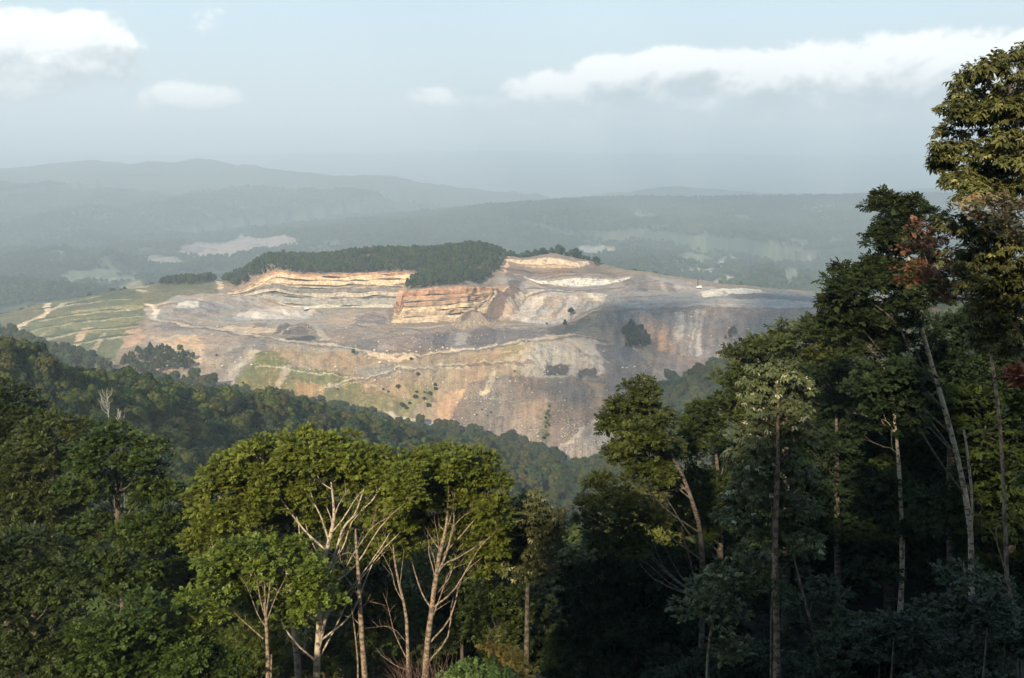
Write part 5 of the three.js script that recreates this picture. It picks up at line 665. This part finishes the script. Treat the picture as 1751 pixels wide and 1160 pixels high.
growTree({ name: 'maple_sapling', label: 'sapling with a cluster of red leaves poking in from the right edge', D: 22, trunk: [[1800, 950], [1795, 760], [1775, 680], [1752, 655]], r: 0.04, bark: M_tanBark, lobes: [[1744, 648, 15, 11], [1762, 640, 16, 12]], c1: [0.2, 0.055, 0.03], c2: [0.3, 0.11, 0.06], leaf: 'maple', clump: 0.18, per: 12, size: 0.55 });
growTree({ name: 'maple_sapling', label: 'sapling with bright green leaves at the right edge below the red cluster', D: 22.5, trunk: [[1815, 1000], [1800, 850], [1785, 760], [1760, 700]], r: 0.04, bark: M_tanBark, lobes: [[1748, 700, 13, 14], [1768, 690, 18, 16], [1755, 825, 12, 10]], c1: green1, c2: [0.14, 0.16, 0.035], leaf: 'maple', clump: 0.18, per: 12, size: 0.55 });
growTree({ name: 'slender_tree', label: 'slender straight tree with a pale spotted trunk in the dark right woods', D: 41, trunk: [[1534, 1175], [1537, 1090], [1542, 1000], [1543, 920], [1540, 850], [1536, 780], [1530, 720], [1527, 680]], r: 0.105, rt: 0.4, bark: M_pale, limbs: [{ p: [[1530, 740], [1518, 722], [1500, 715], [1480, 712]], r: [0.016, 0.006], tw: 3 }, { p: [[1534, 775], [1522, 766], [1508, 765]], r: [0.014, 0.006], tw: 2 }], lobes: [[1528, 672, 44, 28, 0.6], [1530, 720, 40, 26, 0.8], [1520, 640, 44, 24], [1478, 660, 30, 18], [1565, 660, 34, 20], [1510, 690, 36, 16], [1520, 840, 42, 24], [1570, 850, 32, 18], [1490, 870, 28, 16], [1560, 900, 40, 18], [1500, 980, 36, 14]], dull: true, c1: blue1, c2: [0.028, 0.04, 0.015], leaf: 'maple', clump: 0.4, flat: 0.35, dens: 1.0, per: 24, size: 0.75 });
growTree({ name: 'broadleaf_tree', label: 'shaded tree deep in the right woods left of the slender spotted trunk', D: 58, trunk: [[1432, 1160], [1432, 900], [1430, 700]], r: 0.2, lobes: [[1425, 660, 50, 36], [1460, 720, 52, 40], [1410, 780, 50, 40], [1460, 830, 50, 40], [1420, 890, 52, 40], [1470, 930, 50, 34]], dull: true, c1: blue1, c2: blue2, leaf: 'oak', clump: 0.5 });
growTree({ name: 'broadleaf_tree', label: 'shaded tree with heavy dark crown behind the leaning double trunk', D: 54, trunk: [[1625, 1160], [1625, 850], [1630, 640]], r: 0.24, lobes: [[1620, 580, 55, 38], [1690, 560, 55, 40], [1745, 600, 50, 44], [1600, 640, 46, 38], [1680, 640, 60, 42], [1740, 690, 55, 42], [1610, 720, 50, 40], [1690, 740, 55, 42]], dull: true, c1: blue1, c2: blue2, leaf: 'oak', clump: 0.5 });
growTree({ name: 'understory_tree', label: 'low tree with flat layers of dim leaves near the bottom, left of the spotted trunk', D: 38, trunk: [[1400, 1175], [1396, 1110], [1372, 1010], [1352, 930]], r: 0.055, bark: M_tanBark, lobes: [[1395, 1000, 34, 12], [1430, 1025, 38, 13], [1375, 1040, 30, 12], [1455, 1060, 34, 13], [1400, 1075, 40, 14], [1360, 960, 30, 14], [1350, 1010, 30, 14]], c1: [0.022, 0.034, 0.013], c2: [0.038, 0.054, 0.02], leaf: 'maple', clump: 0.34, flat: 0.25, per: 20, dens: 0.75, size: 0.62 });
growTree({ name: 'understory_tree', label: 'low tree with flat layers of dim leaves near the bottom right corner', D: 35, trunk: [[1672, 1175], [1668, 1110], [1655, 1020], [1648, 960]], r: 0.06, bark: M_tanBark, lobes: [[1640, 980, 40, 16], [1690, 1000, 42, 18], [1600, 1040, 36, 13], [1650, 1050, 40, 16], [1710, 1060, 44, 20], [1570, 1090, 30, 12], [1640, 1110, 40, 15], [1700, 1120, 44, 18]], c1: [0.02, 0.032, 0.012], c2: [0.036, 0.05, 0.018], leaf: 'maple', clump: 0.32, flat: 0.25, per: 20, dens: 0.75, size: 0.62 });
growTree({ name: 'bare_sapling', label: 'thin bare leaning stem at the right edge of the dark woods', D: 30, trunk: [[1745, 1175], [1738, 1060], [1720, 980], [1704, 925]], r: 0.035, bark: M_tanBark, limbs: [{ p: [[1704, 925], [1692, 905], [1672, 897]], r: [0.016, 0.006], tw: 3, tl: 0.3 }, { p: [[1708, 940], [1704, 910], [1712, 890]], r: [0.014, 0.005], tw: 3, tl: 0.25 }] });
// bushes at the foot of the centre group
growTree({ name: 'bush', cat: 'bush', label: 'round bright green bush at the bottom edge, lower centre', D: 42, trunk: [[818, 1200], [818, 1175]], r: 0.03, lobes: [[815, 1150, 34, 20], [785, 1165, 30, 20], [850, 1168, 34, 22]], c1: [0.07, 0.11, 0.025], c2: [0.12, 0.165, 0.04], leaf: 'maple', clump: 0.3, per: 18, size: 0.8, noLimb: true });
growTree({ name: 'bush', cat: 'bush', label: 'sparse yellow-leaved shrub at the bottom, right of the green bush', D: 43, trunk: [[850, 1185], [845, 1140], [850, 1095]], r: 0.03, bark: M_tanBark, limbs: [{ p: [[848, 1160], [865, 1130], [872, 1112]], r: [0.02, 0.006], tw: 5, tl: 0.4 }, { p: [[848, 1150], [838, 1120], [838, 1098]], r: [0.02, 0.006], tw: 5, tl: 0.4 }], lobes: [[848, 1095, 14, 10], [862, 1118, 20, 13], [838, 1105, 12, 10], [880, 1130, 18, 14], [868, 1148, 24, 13], [895, 1155, 16, 12]], c1: [0.3, 0.19, 0.03], c2: [0.42, 0.29, 0.06], leaf: 'maple', clump: 0.22, per: 10, dens: 0.6, size: 0.7, noLimb: true });
{
  const q = rng(3131), p = at(732, 1160, 46), g = thing('brushwood', p.x, gy(p.x, p.z), p.z), gs = []; tag(g, 'tangle of reddish bare brushwood at the foot of the reddish tan trunk', 'brushwood');
  for (let i = 0; i < 150; i++) { const x = (q() - 0.5) * 2.8, z = (q() - 0.5) * 1.6, h = (0.7 + q() * 1.3) * (1 - Math.abs(x) * 0.2), y0 = p.y - 0.6 - g.position.y, a = new THREE.Vector3(x, y0, z), lean = new THREE.Vector3((q() - 0.5) * 1.2 + x * 0.2, h, (q() - 0.5) * 0.9); gs.push(tubeGeo([a, a.clone().addScaledVector(lean, 0.5).add(new THREE.Vector3((q() - 0.5) * 0.25, 0.1, 0)), a.clone().add(lean)], [0.014, 0.01, 0.004], 3)); }
  mesh('twigs', mergeGeometries(gs), M_reddish, g);
}
// fuller woods behind the two flanks: copies of two shaded forest trees
{
  const grp = 'shaded trees that close the woods behind the centre and left groups', lab = 'dim tree in the dark depth of the woods behind the centre and left';
  const protos = [growTree({ name: 'woodland_tree', label: lab, group: grp, D: 68, trunk: [[600, 1160], [600, 1060], [602, 960]], r: 0.16, lobes: [[600, 950, 44, 34], [560, 1000, 46, 36], [645, 1000, 46, 36], [600, 1060, 60, 40], [545, 1090, 44, 36], [655, 1090, 44, 36], [600, 1130, 60, 36]], c1: [0.045, 0.06, 0.009], c2: [0.075, 0.092, 0.012], leaf: 'oak', clump: 0.65, per: 40, size: 0.95 })];
  for (const [u, D] of [[420, 70], [500, 74], [700, 71], [780, 75], [860, 72], [330, 74], [250, 76],  [160, 80], [60, 84], [-30, 80], [560, 86], [740, 88], [640, 95], [300, 92], [420, 90], [880, 90]]) { const c = protos[0].clone(), x = xAt(u, D); c.name = numbered('woodland_tree'); c.position.set(x, gy(x, -D) - 0.2, -D); c.rotation.y = u * 1.3; c.scale.setScalar(0.9 + ((u * 13 + 400) % 10) / 35); scene.add(c); leafCount += 5500; }
}
{
  const flank = 'shaded trees that close the woods behind the right-hand group', protos = [
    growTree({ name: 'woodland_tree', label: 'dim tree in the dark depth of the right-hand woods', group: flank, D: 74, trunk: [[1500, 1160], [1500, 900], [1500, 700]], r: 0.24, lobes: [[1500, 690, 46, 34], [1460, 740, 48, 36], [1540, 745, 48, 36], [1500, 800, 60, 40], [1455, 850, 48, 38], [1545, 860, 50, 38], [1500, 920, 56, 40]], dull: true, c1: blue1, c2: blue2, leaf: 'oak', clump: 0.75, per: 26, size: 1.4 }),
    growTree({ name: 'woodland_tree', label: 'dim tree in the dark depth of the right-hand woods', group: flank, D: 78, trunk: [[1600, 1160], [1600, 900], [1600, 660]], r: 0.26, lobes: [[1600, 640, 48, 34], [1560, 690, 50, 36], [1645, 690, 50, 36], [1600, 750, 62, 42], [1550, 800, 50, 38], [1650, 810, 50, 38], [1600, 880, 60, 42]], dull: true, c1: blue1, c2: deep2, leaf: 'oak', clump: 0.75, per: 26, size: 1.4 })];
  const spots = [[1700, 72, 0], [1790, 66, 1], [1360, 66, 0], [1450, 70, 1], [1555, 64, 0], [1640, 60, 1], [1730, 56, 0], [1800, 52, 1], [1270, 72, 0],   [1420, 92, 0], [1550, 92, 1], [1680, 95, 0], [1350, 84, 1], [1290, 96, 0], [1760, 100, 1], [1620, 112, 0], [1480, 116, 1], [1850, 84, 0], [1220, 104, 1]];
  for (const [u, D, k] of spots) { const c = protos[k].clone(), x = xAt(u, D); c.name = numbered('woodland_tree'); c.position.set(x, gy(x, -D) - 0.2, -D); c.rotation.y = u * 1.7; c.scale.setScalar(0.95 + ((u * 7) % 10) / 40); scene.add(c); leafCount += 5000; }
}
{
  const grp = 'dim shrubs on the forest floor of the right-hand woods', lab = 'dim green shrub on the shaded forest floor of the right-hand woods';
  const protos = [0, 1, 2].map((k) => growTree({ name: 'shrub', cat: 'shrub', label: lab, group: grp, D: 44 + k * 4, trunk: [[1300 + k * 160, 1175], [1300 + k * 160, 1140]], r: 0.03, lobes: [[1300 + k * 160, 1120, 34, 20], [1272 + k * 160, 1140, 34, 22], [1330 + k * 160, 1138, 36, 22]], c1: [0.01, 0.017, 0.006], c2: [0.02, 0.031, 0.01], leaf: 'maple', clump: 0.34, per: 44, flat: 0.3, size: 0.5, noLimb: true }));  // leaf tones darkened further to paint in forest-floor shade
  const q = rng(888);
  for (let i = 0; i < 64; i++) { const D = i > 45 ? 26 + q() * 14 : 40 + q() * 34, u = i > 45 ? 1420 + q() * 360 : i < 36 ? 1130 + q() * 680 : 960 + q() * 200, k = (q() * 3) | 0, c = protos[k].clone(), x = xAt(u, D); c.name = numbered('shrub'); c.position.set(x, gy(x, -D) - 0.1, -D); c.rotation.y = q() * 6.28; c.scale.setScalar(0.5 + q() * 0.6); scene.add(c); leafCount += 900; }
}
console.log('leaf sprays', leafCount);
// ---------------------------------------------------------------- small things on the mine
{
  const spot = (u, v, D0 = 800, D1 = 1500) => { const [x, z] = hitGround(u, v, D0, D1); return [x, H0(x, z) + detail(x, z, inMine(x, z)), z]; };
  // lone trees and shrubs that have come back on the dump
  const grp = 'dark shrubs scattered on the lower dump slope', lab = 'small dark shrub scattered on the lower dump slope';
  let proto = null;
  for (const [u, v, h] of [[703, 618, 7], [715, 643, 8], [744, 661, 7], [745, 670, 8], [735, 678, 9], [680, 668, 9], [712, 676, 6], [710, 685, 10], [725, 687, 7], [700, 693, 7], [688, 698, 11], [695, 702, 8], [733, 697, 10], [726, 677, 5], [655, 670, 5], [664, 672, 5], [824, 704, 4], [840, 709, 4], [815, 714, 4], [834, 714, 4], [415, 657, 5], [577, 668, 4], [880, 641, 4], [370, 610, 5], [935, 556, 5], [1241, 582, 6]]) {
    const [x, y, z] = spot(u, v); let g;
    if (!proto) { g = proto = thing('shrub', 0, 0, 0); mesh('crown', MID[3].crown, M_crown[3], g); mesh('trunk', MID[3].stem, M_brown, g); } else { g = proto.clone(); g.name = numbered('shrub'); scene.add(g); }
    const s = ((h * -z) / F / 9) * 0.9; g.position.set(x, y - s * 2.2, z); g.scale.set(s * 1.05, s, s * 1.05); g.rotation.y = u; g.userData = {}; tag(g, lab, 'shrub', grp);
  }
  const lone = (u, v, h, k, label) => { const [x, y, z] = spot(u, v), g = thing('lone_tree', x, y - 0.3, z), s = (h * -z) / F / 13; mesh('crown', MID[k].crown, M_crown[3], g); mesh('trunk', MID[k].stem, M_brown, g); g.scale.set(s, s, s); tag(g, label, 'tree'); };
  lone(604, 610, 12, 2, 'single dark bushy tree on the tan slope left of the middle of the dump');
  lone(976, 540, 16, 0, 'dark rounded tree at the foot of the pale dumped spoil, right of the rock faces');
  lone(966, 563, 18, 4, 'dark pointed tree on the bench just below the pale dumped spoil');
  lone(870, 436, 12, 4, 'pointed tree on the bare summit edge beside the wooded plateau');
  lone(882, 436, 14, 4, 'taller pointed tree on the bare summit, second from the plateau woods');
  lone(1008, 447, 16, 4, 'pointed tree on the skyline right of the bare summit');
  lone(1022, 453, 11, 4, 'shorter pointed tree on the skyline, farther right of the bare summit');
  // boulders: the bigger ones singly, the rubble as one scatter
  const q = rng(606), rockGeo = (s) => { const g = new THREE.IcosahedronGeometry(1, 1), p = g.attributes.position, r = rng(s); for (let i = 0; i < p.count; i++) { const n = 1 + 0.35 * n3(p.getX(i) * 1.3 + s, p.getY(i) * 1.3, p.getZ(i) * 1.3); p.setXYZ(i, p.getX(i) * n, p.getY(i) * n * 0.75, p.getZ(i) * n); } g.computeVertexNormals(); return g; };
  const RG = [1, 2, 3].map(rockGeo), M_rock = new THREE.MeshStandardMaterial({ color: rgb(0.56, 0.5, 0.41), roughness: 0.9 });
  for (let [u, v, s] of [[650, 623, 2.2], [646, 612, 1.3], [665, 618, 1.2], [573, 628, 1.5], [576, 634, 1.3], [530, 633, 1.1], [667, 645, 1.3], [641, 652, 1.2], [620, 648, 1.1], [675, 634, 1.2], [690, 681, 1.2], [782, 690, 1.4], [812, 711, 1.0], [835, 654, 1.2], [872, 653, 1.1], [958, 652, 1.3], [966, 688, 1.2], [920, 746, 1.3], [905, 752, 1.1], [1065, 628, 1.2], [1072, 629, 1.1], [1085, 628, 1.3], [640, 601, 1.5], [662, 603, 1.3], [757, 597, 1.6], [765, 597, 1.3], [772, 598, 1.2], [810, 597, 1.5], [822, 596, 1.4], [1168, 541, 2], [1182, 543, 1.5], [1190, 534, 1.2], [1280, 562, 1.4], [1168, 560, 1.2], [1178, 575, 1.3], [700, 600, 1.2], [712, 601, 1.4], [735, 600, 1.2], [430, 626, 1.3], [402, 620, 1.5], [412, 612, 1.2], [380, 628, 1.3]]) {
    const [x, y, z] = spot(u, v), m = mesh('boulder', RG[(q() * 3) | 0], M_rock); m.position.set(x, y + s * 0.25, z); s *= 0.72; m.scale.set(s * (0.9 + q() * 0.5), s, s * (0.8 + q() * 0.5)); m.rotation.y = q() * 6; tag(m, 'pale boulder lying loose on the bare mine slopes', 'boulder', 'pale boulders on the mine');
  }
  const L = []; const zones = [[[400, 600], [640, 712], 500], [[640, 600], [800, 740], 700], [[800, 600], [1050, 780], 900], [[890, 585], [960, 640], 500], [[1080, 535], [1400, 610], 700], [[880, 505], [1030, 550], 600], [[560, 560], [900, 596], 500], [[250, 520], [480, 600], 400], [[960, 715], [1030, 790], 700], [[420, 525], [660, 560], 250], [[665, 548], [850, 556], 160]];
  for (const [[u0, v0], [u1, v1], n] of zones) for (let i = 0; i < n; i++) { const u = lerp(u0, u1, q()), v = lerp(v0, v1, q()), [x, z] = hitGround(u, v, 790, 1500); if (!inMine(x, z) || n2(x / 30, z / 22) < -0.05 - q() * 0.6) continue; L.push([x, H0(x, z) + detail(x, z, true), z, 0.2 + Math.pow(q(), 5) * 0.75]); }
  const im = new THREE.InstancedMesh(RG[0], new THREE.MeshStandardMaterial({ color: 0xffffff, roughness: 0.92 }), L.length), m4 = new THREE.Matrix4(), e = new THREE.Euler(), qq = new THREE.Quaternion();
  L.forEach(([x, y, z, s], i) => { qq.setFromEuler(e.set(q() * 6, q() * 6, q() * 6)); m4.compose(new THREE.Vector3(x, y + s * 0.2, z), qq, new THREE.Vector3(s * (0.8 + q() * 0.6), s, s)); im.setMatrixAt(i, m4); const t = 0.75 + q() * 0.5; im.setColorAt(i, rgb(0.4 * t, 0.35 * t, 0.28 * t)); });
  im.name = numbered('rubble'); im.castShadow = im.receiveShadow = true; tag(im, 'loose rock rubble strewn over the mine slopes and benches', 'rubble', null, 'stuff'); scene.add(im);
  // the drill rig on the right-hand plateau
  const box = (w, h, d, x, y, z, rz = 0) => { const g = new THREE.BoxGeometry(w, h, d); if (rz) g.rotateZ(rz); g.translate(x, y, z); return g; };
  const M_white = new THREE.MeshStandardMaterial({ color: rgb(0.7, 0.7, 0.68), roughness: 0.5 }), M_steel = new THREE.MeshStandardMaterial({ color: rgb(0.06, 0.06, 0.065), roughness: 0.6 }), M_glass = new THREE.MeshStandardMaterial({ color: rgb(0.03, 0.04, 0.05), roughness: 0.15 }), M_yel = new THREE.MeshStandardMaterial({ color: rgb(0.55, 0.36, 0.05), roughness: 0.5 });
  {
    const [x, y, z] = spot(1195, 494, 1100), g = thing('drill_rig', x, y, z); tag(g, 'white and dark drill rig with an upright mast on the right-hand plateau', 'drill rig'); g.rotation.y = 0.3;
    mesh('body', mergeGeometries([box(5.4, 1.9, 2.6, 0.6, 2.2, 0), box(2.2, 0.7, 2.2, 1.6, 3.4, 0)]), M_white, g); mesh('cab', box(1.5, 1.9, 1.6, -2.7, 2.3, 0.6), M_white, g); mesh('window', box(0.06, 0.8, 1.2, -3.48, 2.7, 0.6), M_glass, g);
    for (const s of [-1, 1]) mesh('track', mergeGeometries([box(4.6, 0.9, 0.7, 0, 0.62, s * 1.15), box(5.4, 0.45, 0.7, 0, 0.62, s * 1.15)]), M_steel, g);
    const ms = []; for (const a of [-0.45, 0.45]) for (const b of [-0.35, 0.35]) ms.push(box(0.16, 11, 0.16, -1.4 + a, 6.6, b)); for (let i = 0; i < 9; i++) ms.push(box(1.2, 0.12, 0.1, -1.4, 1.8 + i * 1.2, 0.35, i % 2 ? 0.8 : -0.8), box(1.2, 0.12, 0.1, -1.4, 1.8 + i * 1.2, -0.35, i % 2 ? -0.8 : 0.8)); ms.push(box(0.22, 10, 0.22, -1.4, 6.4, 0)); mesh('mast', mergeGeometries(ms), M_steel, g);
  }
  {
    const [x, y, z] = spot(524, 533, 1000), g = thing('haul_truck', x, y, z); tag(g, 'small pale haul truck by the grey spoil pile under the long highwall', 'truck'); g.rotation.y = 0.5;
    mesh('body', mergeGeometries([box(6.2, 0.7, 2.6, 0, 1.5, 0)]), M_steel, g); const bed = mergeGeometries([box(4.6, 0.3, 3.4, 0.9, 2.5, 0, 0.12), box(4.6, 1.4, 0.25, 0.9, 3.1, 1.6, 0.12), box(4.6, 1.4, 0.25, 0.9, 3.1, -1.6, 0.12), box(0.3, 1.8, 3.4, -1.4, 3.1, 0, 0.12), box(1.8, 0.22, 3.2, -2.2, 3.9, 0)]); mesh('dump_bed', bed, M_white, g); mesh('cab', box(1.5, 1.6, 1.6, -2.4, 2.7, 0.5), M_white, g); mesh('window', box(0.06, 0.7, 1.3, -3.18, 2.95, 0.5), M_glass, g);
    for (const [wx, wz] of [[-2, 1.2], [-2, -1.2], [1.8, 1.2], [1.8, -1.2]]) { const w = new THREE.CylinderGeometry(1.0, 1.0, 0.8, 18); w.rotateX(Math.PI / 2); w.translate(wx, 1.0, wz); mesh('wheel', w, M_steel, g); }
  }
}
// bleached snags on the near ridge
const snag = (u, v, D, s, label, seed) => {
  const q = rng(seed), p = at(u, v, D), g = thing('dead_tree', p.x, gy(p.x, p.z), p.z), top = p.y - g.position.y, V = (x, y, z) => new THREE.Vector3(x, y, z); tag(g, label, 'dead tree');
  const tb = top - s * 1.05; mesh('trunk', tubeGeo([V(0, -0.5, 0), V(0.1, tb * 0.5, 0), V(0, tb, 0)], [0.17, 0.14, 0.12], 6), M_brown, g);
  mesh('leader', tubeGeo([V(0, tb, 0), V(-0.05, tb + s * 0.4, 0.05), V(0.15, top, 0)], [0.12, 0.085, 0.025], 6), M_dead, g);
  for (let i = 0; i < 9; i++) { const y = top - s * (0.15 + 0.8 * q()), a = q() * 6.28, l = s * (0.3 + 0.35 * q()), c = Math.cos(a), d = Math.sin(a), gs = [tubeGeo([V(0, y, 0), V(c * l * 0.4, y + l * 0.45, d * l * 0.4), V(c * l * 0.5, y + l, d * l * 0.5)], [0.085, 0.06, 0.02], 5)]; for (let k = 0; k < 3; k++) { const t = 0.35 + 0.2 * k, b = a + (q() - 0.5) * 2.4, m = l * 0.4; gs.push(tubeGeo([V(c * l * 0.5 * t, y + l * t, d * l * 0.5 * t), V(c * l * 0.5 * t + Math.cos(b) * m * 0.5, y + l * t + m * 0.5, d * l * 0.5 * t + Math.sin(b) * m * 0.5), V(c * l * 0.5 * t + Math.cos(b) * m * 0.7, y + l * t + m, d * l * 0.5 * t + Math.sin(b) * m * 0.7)], [0.04, 0.03, 0.01], 4)); } mesh('branch', mergeGeometries(gs), M_dead, g); }
};
snag(183, 672, 222, 6, 'bleached bare dead tree standing tall above the ridge canopy at left', 71);
snag(203, 704, 218, 3.6, 'lower bleached dead crown just right of the tall bleached snag', 72);
snag(162, 628, 410, 5, 'thin bleached dead tree on the ridge crest beyond the tall snag', 73);
renderer.render(scene, camera);
